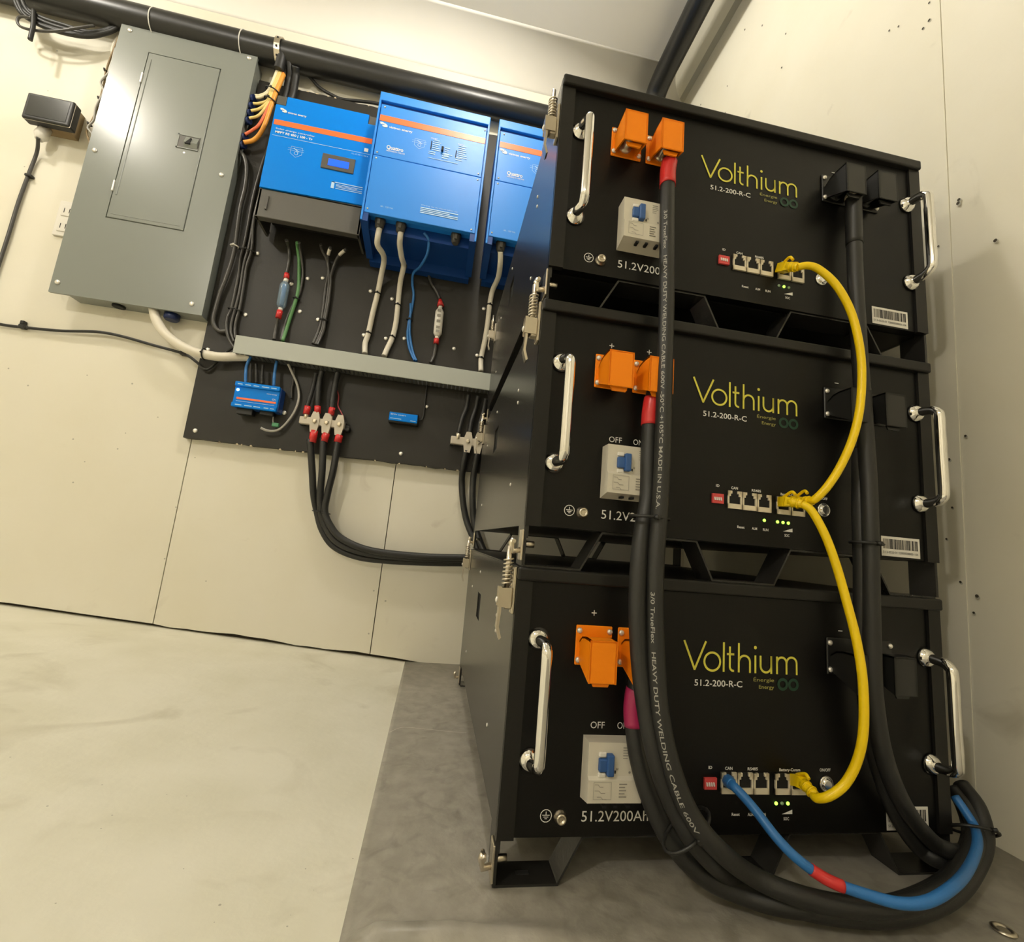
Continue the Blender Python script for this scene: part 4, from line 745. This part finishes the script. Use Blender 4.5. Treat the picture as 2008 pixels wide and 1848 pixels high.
cable('conduit', 'cond_a', .0085, 'rubber', 'black conduit dropping from the pipe, nearest the yellow wires', 'conduit')
cable('conduit', 'cond_b', .0095, 'rubber', 'black conduit dropping from the pipe behind the charge controller corner', 'conduit')
cable('cable', 'slack', .0042, 'rubber', 'black cable slanting along the wall above the charge controller', 'cable')

# ------------------------------------------------------------------ touch display and outlet on the left
r = empty('touch_display', (-1.09, YB, 1.158), 'small black touch display on a plywood box, far left wall', 'display')
b = MB(); b.prism([(-1.124, 1.166), (-1.0585, 1.166), (-1.0585, 1.2335), (-1.124, 1.2335)], 'y', .682, YB, 'wood'); b.build('mounting_box', r)
b = MB(); b.box(-1.1385, -1.0415, .660, .683, 1.1590, 1.2250, 'blkpl', .003, 2); b.box(-1.1387, -1.0413, .6640, .6665, 1.1588, 1.2252, 'steel', .001, 1); b.build('display_case', r)
MB().box(-1.1320, -1.0490, .6594, .6602, 1.1665, 1.2190, 'glass').build('screen', r)
b = MB().lathe((-1.112, .690, 1.159), (-.1, -.1, -1), [(.012, -.006), (.012, .008), (.0135, .010), (.0135, .020), (.009, .026), (.008, .030)], 'whitepl', 8); b.build('cable_gland', r)
cable('cable', 'meter_cable', .0036, 'greyc', 'black cable hanging from the touch display down the wall', 'cable')
r = empty('wall_outlet', (-1.045, YB, .955), 'white wall outlet half hidden behind the grey panel', 'outlet')
MB().box(-1.0560, -.985, .7085, YB, .9105, 1.0000, 'whitepl', .0015, 2).build('cover_plate', r)
for z in (.975, .935):
    b = MB(); b.box(-1.048, -1.020, .7065, .709, z - .014, z + .014, 'whitepl', .001, 1); b.box(-1.042, -1.0405, .7062, .707, z - .006, z + .006, 'hole'); b.box(-1.031, -1.0295, .7062, .707, z - .006, z + .006, 'hole'); b.build('socket', r)

# ------------------------------------------------------------------ blue charge controller
r = empty('charge_controller', (-.469, BY, .99), 'blue charge controller with lit blue display, beside the grey panel', 'charge controller')
YM = .607
MB().box(-.5850, -.3525, YM + .004, BY - .004, 1.066, 1.3145, 'dgrey').build('body', r)
b = MB(); b.prism([(-.5865, 1.064), (-.352, 1.069), (-.352, 1.2915), (-.3715, 1.2912), (-.3715, 1.3172), (-.5640, 1.3150), (-.5640, 1.2895), (-.5865, 1.2890)], 'y', YM, YM + .0045, 'blue'); fc = b.build('front_cover', r)
for x0, x1 in ((-.5868, -.5655), (-.3705, -.3515)): MB().box(x0, x1, YM + .001, YM + .012, 1.291, 1.3155, 'dgrey', .001, 1).build('corner_clip', r)
b = MB(); b.box(-.5865, -.3500, YM + .003, YM + .020, .991, 1.063, 'dgrey', .0015, 2); b.box(-.5865, -.581, YM + .003, BY - .01, .991, 1.063, 'dgrey'); b.box(-.3555, -.350, YM + .003, BY - .01, .991, 1.063, 'dgrey')
b.box(-.566, -.562, YM - .001, YM + .004, 1.010, 1.045, 'dgrey'); b.build('wiring_cover', r)
MB().box(-.580, -.356, YM + .030, BY - .002, 1.030, 1.068, 'hole').build('wiring_base', r)
y = YM - .0005
b = MB(); b.prism([(-.5830, 1.2340), (-.5830, 1.2478), (-.3545, 1.2520), (-.3545, 1.2372)], 'y', y, YM, 'ored'); b.build('orange_stripe', r)
def wave_logo(b, x, z, s, y, m):
    b.prism([(x, z + .30 * s), (x + .30 * s, z + .34 * s), (x + .62 * s, z + .22 * s), (x + .58 * s, z + .02 * s), (x + .38 * s, z + .08 * s), (x + .12 * s, z + .02 * s)], 'y', y - .0003, y, m)
    b.prism([(x + .30 * s, z - .02 * s), (x + .42 * s, z - .08 * s), (x + .62 * s, z - .02 * s), (x + .70 * s, z + .22 * s), (x + .98 * s, z - .02 * s), (x + s, z - .26 * s), (x + .70 * s, z - .34 * s), (x + .40 * s, z - .26 * s)], 'y', y - .0004, y - .0001, m)
def diagram(b, x, z, s, y, m):
    b.strip([(x, z), (x + s, z), (x + s, z - .7 * s), (x + .5 * s, z - 1.05 * s), (x, z - .7 * s)], .0008, y, m, True)
    for q in (.2, .4): b.strip([(x - .25 * s, z - q * s), (x + 1.15 * s, z - q * s)], .0006, y, m)
    b.strip(arc(x + .5 * s, z - .62 * s, .16 * s, 0, 360, 12)[:-1], .0010, y, m, True); b.strip([(x + .25 * s, z - .15 * s), (x + .75 * s, z - .45 * s)], .0018, y, m)
b = MB(); wave_logo(b, -.5755, 1.2755, .0165, y, 'white'); b.text('victron energy', -.5570, 1.2705, .0050, y, 'white', width=.0430, bold=.02)
b.text('Solar charge controller', -.5765, 1.2222, .0040, y, 'white', width=.0900); b.text('MPPT RS 450 | 100 - Tr', -.5760, 1.2120, .0056, y, 'white', width=.0850, bold=.025)
b.poly([(-.5815, y, 1.2040), (-.354, y, 1.2072), (-.354, y, 1.2082), (-.5815, y, 1.2050)], 'pblue')
b.box(-.3695, -.3600, y - .0003, y, 1.2130, 1.2225, 'white'); b.text('12 | 24 | 48 V | 100 A', -.3580, 1.1990, .0032, y, 'pblue', width=.040, align='R')
b.build('front_lettering', fc); b = MB(); diagram(b, -.5345, 1.1850, .026, y, 'pblue'); b.build('printed_diagram', fc); b = MB()
b.box(-.4310, -.3585, y - .0003, y, 1.1130, 1.1150, 'pblue'); b.box(-.4310, -.4240, y - .0003, y, 1.097, 1.115, 'pblue'); b.box(-.420, -.3585, y - .0003, y, 1.0975, 1.0990, 'pblue')
for i in range(3): b.box(-.420, -.3585 - .012 * (i % 2), y - .0003, y, 1.1020 + i * .0032, 1.1032 + i * .0032, 'pblue')
b.build('rating_print', fc)
b = MB(); b.box(-.4615, -.3850, YM - .0025, YM, 1.1448, 1.1845, 'dgrey', .001, 1); s = b.build('display_bezel', r)
MB().box(-.4460, -.3980, YM - .0031, YM - .0024, 1.1540, 1.1722, 'lcd').build('screen', s)

# ------------------------------------------------------------------ two blue inverters
def make_inverter():
    r = empty('inverter', (-.205, BY, .985), 'x', 'inverter', 'blue inverters on the board')
    X0, X1, Y = -.3375, -.0725, .545
    b = MB(); b.box(X0 + .001, X1 - .001, Y + .012, BY - .002, 1.016, 1.3255, 'blueq', .001, 1); b.box(X0 + .006, X1 - .006, .672, BY - .002, .966, 1.02, 'navy')
    for a, c in ((X0, X0 + .016), (X1 - .016, X1)): b.prism([(Y + .002, .9885), (BY - .03, .970), (BY - .03, 1.03), (Y + .002, 1.03)], 'x', a, c, 'navy')
    b.box(X0 + .012, X1 - .012, .580, .674, .9900, 1.0165, 'navy')
    b.build('body', r)
    b = MB(); b.box(X0, X1, Y, Y + .030, 1.3050, 1.3280, 'blueq', .0015, 2); b.box(X0 + .005, X1 - .005, Y + .006, Y + .02, 1.2930, 1.306, 'navy'); b.build('top_cap', r)  # slot under the cap gets its shade from the dark blue colour
    for a, c in ((X0, X0 + .0045), (X1 - .0045, X1)): MB().box(a, c, Y - .0005, Y + .014, .9885, 1.3060, 'blueq', .0006, 1).build('side_flange', r)
    b = MB(); b.box(X0 + .0060, X1 - .0060, Y + .0010, Y + .012, 1.1590, 1.2955, 'blueq', .0012, 2); u = b.build('upper_cover', r)
    b = MB(); b.box(X0 + .0055, X1 - .0055, Y + .0006, Y + .012, 1.0090, 1.1575, 'blueq', .0012, 2); b.build('lower_cover', r)
    y = Y + .0005
    MB().box(X0 + .0072, X1 - .0068, y - .0001, y + .0008, 1.2505, 1.2660, 'ored').build('orange_stripe', u)
    b = MB(); wave_logo(b, -.3285, 1.2405, .0185, y, 'white'); b.text('victron energy', -.3065, 1.2355, .0058, y, 'white', width=.0545, bold=.02)
    b.build('maker_lettering', u); b = MB()
    b.text('Quattro', -.3050, 1.1800, .0095, y, 'white', width=.0385, bold=.02); b.text('48|5000|70-100|100', -.3050, 1.1738, .0035, y, 'white', width=.0430)
    b.build('model_lettering', u); b = MB()
    diagram(b, -.2440, 1.2230, .024, y, 'pblue')
    for x0, w, z, nn in ((-.2020, .020, 1.2290, 6), (-.1720, .012, 1.2150, 5), (-.1415, .024, 1.2290, 7), (-.2090, .026, 1.1965, 2), (-.1770, .030, 1.1975, 1), (-.1770, .018, 1.1920, 2), (-.1450, .022, 1.1950, 2)):
        for i in range(nn): b.box(x0, x0 + w * random.uniform(.6, 1), y - .0003, y, z - i * .0052, z - i * .0052 + .0018, 'pblue')
    b.box(-.2090, -.1380, y - .0003, y, 1.1800, 1.1812, 'pblue')
    b.text('charger', -.2080, 1.2330, .0035, y, 'white', width=.016); b.text('inverter', -.1430, 1.2330, .0035, y, 'white', width=.016)
    b.build('printed_diagram', u); b = MB()
    b.text('48 - 120 Vdc', -.2985, 1.0285, .0038, Y + .0001, 'pblue', width=.0290)
    b.text('Warning: see the manual before use', -.2090, 1.0530, .0028, Y + .0001, 'pblue', width=.0850)
    for i in range(4): b.box(-.2090, -.1215 - .02 * (i == 2), Y - .0002, Y + .0002, 1.0340 + i * .0042, 1.0362 + i * .0042, 'pblue')
    b.build('warning_lettering', u)
    b = MB()
    for x, z0, z1 in ((-.2060, 1.203, 1.2265), (-.1460, 1.196, 1.2155)): b.box(x, x + .0022, y - .0004, y, z0, z1, 'hole')
    b.box(-.1800, -.1750, y - .006, y, 1.2030, 1.2140, 'hole', .0008, 1); b.build('switch_and_lamps', u)
    for x, z in ((-.3225, 1.2880), (-.0835, 1.2880), (-.3240, 1.1655), (-.3240, 1.1500), (-.0865, 1.1665), (-.0865, 1.1500), (-.3250, 1.0185), (-.0870, 1.0170)):
        MB().lathe((x, Y + .0008, z), (0, -1, 0), [(.0022, 0), (.0020, .001), (.0004, .0014)], 'steel', 10).build('screw', r)
    for x in (-.2989, -.2509, -.1211):
        g = MB().lathe((x, .572, 1.017), (0, 0, -1), [(.0125, 0), (.0125, .010), (.0105, .012), (.0105, .020), (.0075, .026)], 'dgrey', 8).build('cable_gland', r)
        MB().box(x - .003, x + .003, .5555, .5600, .994, 1.006, 'dgrey').build('gland_ear', g)
    return r
q1 = make_inverter(); q1['label'] = 'blue inverter with switch panel in the middle of the board, fully visible'
q2 = copy_tree(q1); q2.location = (q1.location[0] + .2868, q1.location[1], q1.location[2] + .0015)
q2['label'] = 'blue inverter cut off by the black battery stack'
b = MB()
# ------------------------------------------------------------------ wire duct
r = empty('wire_duct', (-.295, BY, .667), 'long grey horizontal wire duct across the black board', 'wire duct')
MB().box(-.5945, .0065, .655, .6585, .6700, .7138, 'duct', .0008, 1).build('duct_lid', r)
b = MB()
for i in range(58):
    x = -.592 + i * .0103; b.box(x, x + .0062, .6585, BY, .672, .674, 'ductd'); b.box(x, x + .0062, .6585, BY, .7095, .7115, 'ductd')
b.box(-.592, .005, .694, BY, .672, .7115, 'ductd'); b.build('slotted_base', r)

# cables between inverters and duct
WB = 'white cables into the duct'
cable('cable', 'white_a', .0066, 'wcable', 'white cable, leftmost of three running down from the inverters', 'cable', WB)
cable('cable', 'white_b', .0066, 'wcable', 'white cable, second from the left, bending left into the duct', 'cable', WB)
cable('cable', 'white_c', .0066, 'wcable', 'white cable from the inverter beside the battery stack', 'cable', WB)
cable('cable', 'blue_a', .0032, 'bluec', 'thin blue cable curving from under the middle inverter', 'cable')
cable('cable', 'blue_b', .0032, 'bluec', 'second thin blue cable, running beside the curved one', 'cable')
cable('cable', 'green', .0042, 'grnc', 'green cable from the charge controller into the duct', 'cable')
cable('cable', 'darkw', .0034, 'greyc', 'dark grey wire just right of the green cable', 'cable')
for k, m, l in (('grey_a', 'greyc', 'leftmost of three grey wires under the charge controller'), ('grey_b', 'greyc', 'middle one of three grey wires under the charge controller'), ('grey_c', 'greyc', 'rightmost of three grey wires under the charge controller')):
    c, P = cable('wire', k, .0036, m, l, 'wire', 'grey wires under the charge controller')
    if k != 'grey_a': MB().tube(P[2:9], .0042, 'wcable', 10).build('ferrule', c)
for k, rr, l in (('loop', .0050, 'grey cable with a drooping loop, next to the grey panel'), ('bun_b', .0034, 'grey cable, left one of the bundle beside the loop'), ('bun_c', .0034, 'grey cable, middle one of the bundle beside the loop'), ('bun_d', .0034, 'grey cable, right one of the bundle beside the loop')):
    cable('cable', k, rr, 'greyc', l, 'cable', 'grey cables beside the grey panel')
# in-line fuses
for key, m, l in (('fuse1', 'clear', 'in-line fuse in a clear blue sleeve under the charge controller'), ('fuse2', 'whitepl', 'white in-line fuse with red ends under the middle inverter')):
    p = [Vector(q) for q in D[key]]
    r = empty('inline_fuse', tuple(p[3]), l, 'fuse', 'in-line fuses')
    MB().tube([p[2], p[2].lerp(p[3], .12), p[2].lerp(p[3], .88), p[3]], [.0065, .0110, .0110, .0065], m, 10).build('fuse_body', r)
    if m == 'clear': MB().tube([p[2].lerp(p[3], .1), p[2].lerp(p[3], .9)], [.005, .005], 'bluec', 10).build('fuse_link', r)
    else:
        b = MB()
        for q in (.12, .3, .5, .72, .86): c = p[2].lerp(p[3], q); b.box(c.x - .005, c.x + .004, c.y - .0116, c.y - .0108, c.z - .004, c.z + .003, 'greyink')
        b.build('fuse_print', r)
    MB().tube([p[1], p[2]], .0052, 'whitepl', 10).build('collar', r); MB().tube([p[3], p[4]], .0052, 'whitepl', 10).build('collar', r)
    MB().tube([p[0], p[1]], [.0062, .0068] if m == 'clear' else [.004, .0095], 'red', 10).build('red_end', r); MB().tube([p[4], p[5]], .0068, 'red', 10).build('red_end', r)
cable('wire', 'fuse1_top', .0042, 'greyc', 'grey wire entering the top of the clear fuse', 'wire')
cable('wire', 'fuse1_bot', .0042, 'greyc', 'grey wire leaving the bottom of the clear fuse', 'wire')
cable('wire', 'fuse2_top', .0040, 'greyc', 'dark wire entering the top of the white fuse', 'wire')
cable('wire', 'fuse2_bot', .0042, 'greyc', 'grey wire leaving the bottom of the white fuse', 'wire')

# ------------------------------------------------------------------ blue control hub
r = empty('control_hub', (-.53, BY, .545), 'small blue control hub with glowing lamp, lower left of the board', 'control hub')
MB().box(-.5775, -.4790, .668, BY, .5470, .6050, 'navy', .002, 2).build('body', r)
b = MB(); b.box(-.5785, -.4810, .6645, .669, .5460, .6060, 'blue', .002, 2); b.box(-.5785, -.4810, .6600, .666, .5950, .6060, 'blue', .0012, 1); b.box(-.5785, -.4810, .6600, .666, .5460, .5560, 'blue', .0012, 1); fc = b.build('front_face', r)
b = MB(); y = .6640
b.box(-.5710, -.4855, y - .0002, y + .0006, .5650, .5695, 'ored')
for x, w in ((-.572, .010), (-.556, .012), (-.538, .012), (-.520, .016), (-.500, .012)): b.box(x, x + w, .6597, .6602, .5990, .6010, 'pblue')
for x, w in ((-.570, .014), (-.550, .016), (-.530, .014), (-.508, .010), (-.494, .008)): b.box(x, x + w, .6597, .6602, .5500, .5520, 'pblue')
b.text('victron energy', -.4860, .5850, .0030, y, 'white', width=.0230, align='R'); b.text('GX', -.4870, .5725, .0040, y, 'white', width=.0080, align='R')
b.box(-.571, -.488, y - .0002, y + .0004, .5600, .5609, 'pblue'); b.build('white_lettering', fc)
MB().lathe((-.5715, .6645, .5870), (0, -1, 0), [(.0035, 0), (.0030, .001), (.0008, .0016)], 'ledb', 12).build('lit_lamp', fc)
MB().box(-.570, -.535, .672, .690, .5330, .5470, 'blkpl', .001, 1).build('terminal_block', r)
MB().box(-.520, -.490, .672, .690, .5380, .5470, 'blkpl', .001, 1).build('terminal_block', r)
MB().box(-.492, -.477, .680, .689, .515, .5240, 'grnp', .001, 1).build('green_plug', label='small green plug hanging under the blue control hub', cat='plug')
MB().tube(spline([(-.4935, .688, .548), (-.494, .688, .535), (-.491, .686, .522)], 5), .0014, 'greyl', 8).build('wire', label='short thin wire down to the green plug', cat='wire')
HB = 'cables above the control hub'
cable('cable', 'hub_blue_a', .0034, 'bluec', 'blue cable into the left top of the control hub', 'cable', HB); cable('cable', 'hub_blue_b', .0034, 'bluec', 'blue cable into the right top of the control hub', 'cable', HB)
cable('cable', 'hub_blk_a', .003, 'rubber', 'black cable beside the left blue one above the control hub', 'cable', HB); cable('cable', 'hub_blk_b', .003, 'rubber', 'black cable in the middle above the control hub', 'cable', HB); cable('cable', 'hub_blk_c', .003, 'rubber', 'black cable left of the right blue one above the control hub', 'cable', HB)
cable('cable', 'hub_grey', .0028, 'greyl', 'grey cable bowing round the right of the control hub', 'cable'); cable('cable', 'hub_grey2', .0028, 'greyc', 'dark cable hanging right of the control hub', 'cable')

# ------------------------------------------------------------------ bus bars with their cables
def busbar(x0, x1, z0, z1, nodes, label):
    r = empty('busbar', ((x0 + x1) / 2, BY, z0), label, 'bus bar', 'bus bars on the board')
    b = MB(); b.box(x0, x1, .672, .686, z0, z1, 'busm', .002, 2); b.build('bar', r)
    for x in nodes:
        b = MB(); b.prism([(x - .007, z0 - .018), (x + .007, z0 - .018), (x + .010, z0), (x + .010, z1), (x + .006, z1 + .014), (x - .006, z1 + .014), (x - .010, z1), (x - .010, z0)], 'y', .6690, .6745, 'busm')
        b.lathe((x, .669, (z0 + z1) / 2), (0, -1, 0), [(.0055, 0), (.0055, .003), (.003, .004)], 'tinned', 6); b.build('stud_block', r)
    for x in (x0 + .004, x1 - .004): MB().box(x - .005, x + .005, .686, BY, z0, z1, 'blkpl').build('standoff', r)
    return r
busbar(-.4315, -.3290, .5290, .5465, (-.3960, -.3690, -.3400), 'frosted bus bar with red-sleeved cables above and below')
MB().lathe((-.3245, BY, .5330), (0, -1, 0), [(.008, 0), (.008, .012), (.004, .014), (.003, .012)], 'blkpl', 14).build('bus_knob', label='black round post at the right end of the red-sleeved bus bar', cat='post')
busbar(-.0750, .0110, .5270, .5465, (-.0325, -.0070), 'frosted bus bar next to the battery stack')
def seg_part(key, r, m, parent, nm): MB().tube([Vector(p) for p in D[key]], r, m, 12).build(nm, parent)
for i, k in enumerate('abc'):
    q = ('left', 'middle', 'right')[i]
    c, P = cable('cable', 'bus_up_' + k, (.0050, .0066, .0070)[i], 'rubber', '%s black cable dropping from the duct to the red-sleeved bus bar' % q, 'cable', 'cables above the red-sleeved bus bar')
    seg_part('slv_u%d' % (i + 1), .0074, 'red', c, 'heat_shrink'); seg_part('lug_u%d' % (i + 1), .0055, 'tinned', c, 'cable_lug')
    c, P = cable('cable', 'dn_' + k, .0078, 'rubber', '%s black cable bending from the red-sleeved bus bar toward the stack' % q, 'cable', 'cables below the red-sleeved bus bar')
    seg_part('slv_d%d' % (i + 1), .0088, 'red', c, 'heat_shrink'); seg_part('lug_d%d' % (i + 1), .0060, 'tinned', c, 'cable_lug')
    c, P = cable('cable', 'b2_up_' + k, .0058, 'rubber', '%s black cable dropping from the duct to the bus bar next to the stack' % q, 'cable', 'cables above the second bus bar')
    seg_part('b2lug_u%d' % (i + 1), .0056, 'tinned', c, 'cable_lug')
for i, k in enumerate('ab'):
    c, P = cable('cable', 'b2_dn_' + k, .0080, 'rubber', '%s black cable hanging below the bus bar next to the stack' % ('left', 'right')[i], 'cable', 'cables below the second bus bar')
    seg_part('b2lug_d%d' % (i + 1), .0060, 'tinned', c, 'cable_lug')
cable('wire', 'bus_red', .0016, 'dred', 'thin red wire curling to the right end of the bus bar', 'wire')
# ------------------------------------------------------------------ small blue monitor
r = empty('battery_monitor', (-.195, BY, .563), 'small blue battery monitor on the board, below the duct', 'battery monitor')
MB().box(-.2310, -.1590, .676, BY, .5620, .5900, 'blkpl', .002, 1).build('body', r)
b = MB(); b.box(-.2295, -.1615, .6735, .6765, .5655, .5865, 'blue', .001, 1); f = b.build('front_label', r)
b = MB(); b.text('BMV smart', -.2260, .5795, .0030, .6733, 'white', width=.0360); b.box(-.226, -.200, .6730, .6734, .5700, .5715, 'pblue'); b.box(-.178, -.165, .6730, .6734, .5690, .5705, 'pblue'); b.build('white_lettering', f)
MB().tube(spline([(-.158, .690, .578), (-.150, .692, .585), (-.149, .692, .61), (-.150, .692, .64), (-.150, .69, .672)], 5), .0018, 'rubber', 8).build('wire', label='thin black wire from the battery monitor up to the duct', cat='wire')

# ------------------------------------------------------------------ screws that hold the tie mounts
spots = [((-.602, .9473), 'white screw right of the grey cable bundle, upper'), ((-.6016, .7835), 'white screw right of the grey cable bundle, just above the duct'), ((-.4764, .9044), 'white screw between the green cable and the grey wires'), ((-.4413, .9126), 'dull screw left of the grey wires'),
         ((-.511, .8823), 'white screw at the top right of the clear fuse'), ((-.4806, .8142), 'white screw right of the green cable, lower'), ((-.4355, .8007), 'white screw left of the grey wires near the duct'), ((-.3217, .8998), 'white screw left of the leftmost white cable, upper'),
         ((-.3215, .7796), 'white screw left of the leftmost white cable, lower'), ((-.2665, .8886), 'white screw left of the second white cable, upper'), ((-.2672, .7797), 'white screw left of the second white cable, lower'), ((-.2224, .7875), 'white screw left of the paired blue cables'),
         ((-.0295, .9058), 'white screw left of the right white cable, upper'), ((-.0332, .7733), 'white screw left of the right white cable, lower'), ((-.6677, .6818), 'screw near the left edge of the board, above the thick white cable'), ((-.6582, .4848), 'screw in the lower left corner of the board'),
         ((-.4744, .554), 'white screw at the right edge of the blue control hub'), ((-.1441, .6176), 'white screw up right of the battery monitor'), ((-.1916, .4899), 'white screw near the lower board edge, below the battery monitor'), ((-.0947, .7816), 'dull screw on the bare board right of the white fuse'), ((-.5891, 1.0085), 'screw under the left end of the charge controller')]
for (x, z), l in spots:
    MB().lathe((x, BY, z), (0, -1, 0), [(.0052, 0), (.0050, .0015), (.0036, .003), (.0006, .0034)], 'screw', 12).build('screw', label=l, cat='screw', group='screws on the black board')
def hb(key, i): return D[key][i]
tie(D['white_a'][6], (.1, 0, 1), .0075, 'upper black tie on the leftmost white cable'); tie(D['white_a'][8], (.1, 0, 1), .0075, 'lower black tie on the leftmost white cable')
tie(D['white_b'][7], (.1, 0, 1), .0075, 'middle black tie on the second white cable'); tie(D['white_b'][9], (.3, 0, 1), .0075, 'lowest black tie on the second white cable'); tie(D['white_b'][4], (0, .3, 1), .0075, 'topmost black tie on the second white cable')
tie(D['white_c'][4], (.1, 0, 1), .0075, 'upper black tie on the right white cable'); tie(D['white_c'][7], (.1, 0, 1), .0075, 'lower black tie on the right white cable')
tie((-.6237, .689, .9463), (.1, 0, 1), .008, 'black tie round the grey bundle, upper', rx=.020); tie((-.6225, .689, .788), (.1, 0, 1), .008, 'black tie round the grey bundle, near the duct', rx=.016)
tie((-.6500, .683, .948), (.1, 0, 1), .0065, 'white tie round the drooping grey cable', 'whitepl', rx=.009)
tie(D['green'][5], (.2, 0, 1), .0055, 'black tie on the green cable', rx=.008); tie(D['grey_b'][6], (.1, 0, 1), .007, 'black tie round the grey wires near the duct', rx=.010)
tie(D['blue_a'][9], (.1, 0, 1), .0055, 'black tie round the paired blue cables', rx=.007)
tie((-.661, .672, .662), (1, 0, .05), .0125, 'black tie round the thick white cable at the board edge')
tie(D['dn_b'][3], (.1, 0, 1), .013, 'black tie gathering the three bus bar cables', rx=.020)

# ------------------------------------------------------------------ cables on the left wall
cable('cable', 'thick_white', .0105, 'wcable', 'thick white cable curving from the grey panel to the duct', 'cable')
cable('cable', 'thin_black', .0032, 'rubber', 'thin black cable stapled along the lower left wall', 'cable')
for i, l in ((2, 'black clip on the thin wall cable, far left'), (7, 'black clip on the thin wall cable, beside the board')):
    p = D['thin_black'][i]
    b = MB(); b.box(p[0] - .007, p[0] + .007, p[1] - .006, YB, p[2] - .004, p[2] + .006, 'blkpl', .002, 1); b.box(p[0] - .006, p[0] + .002, p[1] - .004, YB, p[2] + .006, p[2] + .015, 'blkpl', .001, 1)
    b.build('cable_clip', label=l, cat='cable clip', group='clips on the left wall')
p = D['meter_cable'][2]; b = MB(); b.box(p[0] - .004, p[0] + .010, p[1] - .006, YB, p[2] - .003, p[2] + .003, 'blkpl', .001, 1); b.build('cable_clip', label='black clip below the touch display', cat='cable clip', group='clips on the left wall')
for i in range(5): cable('cable', 'coil%d' % i, .0050, 'rubber', 'black cable hanging in the %s slack row under the pipe, top left' % ('first', 'second', 'third', 'fourth', 'fifth')[i], 'cable', 'slack black cables at the top left')
cable('cable', 'coil_loop', .0030, 'greyc', 'thin grey cable making a small loop at the top left', 'cable'); cable('hook_strap', 'drop', .0046, 'rubber', 'black strap end hanging down at the top left', 'strap')
cable('cable', 'white_arc', .0042, 'wcable', 'short white cable arching behind the upper left of the grey panel', 'cable')
cable('wire', 'tw_a', .0022, 'wood', 'brown wire looping down the left side of the grey panel', 'wire'); cable('wire', 'tw_b', .0022, 'greyl', 'grey wire looping down the left side of the grey panel', 'wire')
for i in (2, 4, 6): tie(D['tw_a'][i], (.3, 0, 1), .004, '%s small black tie on the wires left of the grey panel' % {2: 'topmost', 4: 'middle', 6: 'lowest'}[i])

# ------------------------------------------------------------------ black pipe round the ceiling corner
PZ, PY = 1.503, .679
P = [(-1.9, PY, PZ + .002), (-1.2, PY, PZ + .003), (-.6, PY, PZ), (0, PY, PZ), (.24, PY, PZ), (.31, PY, PZ + .002), (.372, PY - .001, PZ + .016), (.402, PY - .002, PZ + .055), (.405, PY - .004, PZ + .115), (.405, PY - .016, PZ + .150), (.405, PY - .06, PZ + .167), (.405, .5, 1.671), (.405, .2, 1.671), (.405, -.2, 1.671), (.405, -1.0, 1.671)]
Q = spline(P, 6)
MB().tube(Q, [.0325 - .0025 * min(1, max(0, (p.x - .1) / .25)) for p in Q], 'foam', 22).build('pipe', label='black sleeved pipe along the back wall and the ceiling corner', cat='pipe')
for x, l in ((-.930, 'pale tie round the pipe above the grey panel, left'), (-.722, 'pale tie round the pipe above the grey panel, right')):
    q = [(x + .002 * math.sin(t), PY + .0335 * math.cos(t), PZ + .0335 * math.sin(t)) for t in [2 * math.pi * i / 24 for i in range(25)]]
    MB().tube(q, .0012, 'whitepl', 6).build('cable_tie', label=l, cat='cable tie', group='ties round the black pipe')
x = -.632; b = MB()
q = [(x + .006 * math.sin(t * 2), PY + .036 * math.cos(t), PZ + .036 * math.sin(t)) for t in [math.pi * .55 + 1.45 * math.pi * .62 * i / 16 for i in range(17)]]
for i in range(16): b.prism([(q[i][1], q[i][2]), (q[i + 1][1], q[i + 1][2]), (q[i + 1][1] * 1.0 - .0005, q[i + 1][2] + .0012), (q[i][1] - .0005, q[i][2] + .0012)], 'x', x - .007, x + .007, 'steel')
for i in (6, 10, 13): b.box(x - .002, x + .002, q[i][1] - .002, q[i][1], q[i][2] - .002, q[i][2] + .002, 'hole')
b.build('pipe_strap', label='perforated metal strap holding the pipe above the yellow wires', cat='strap')
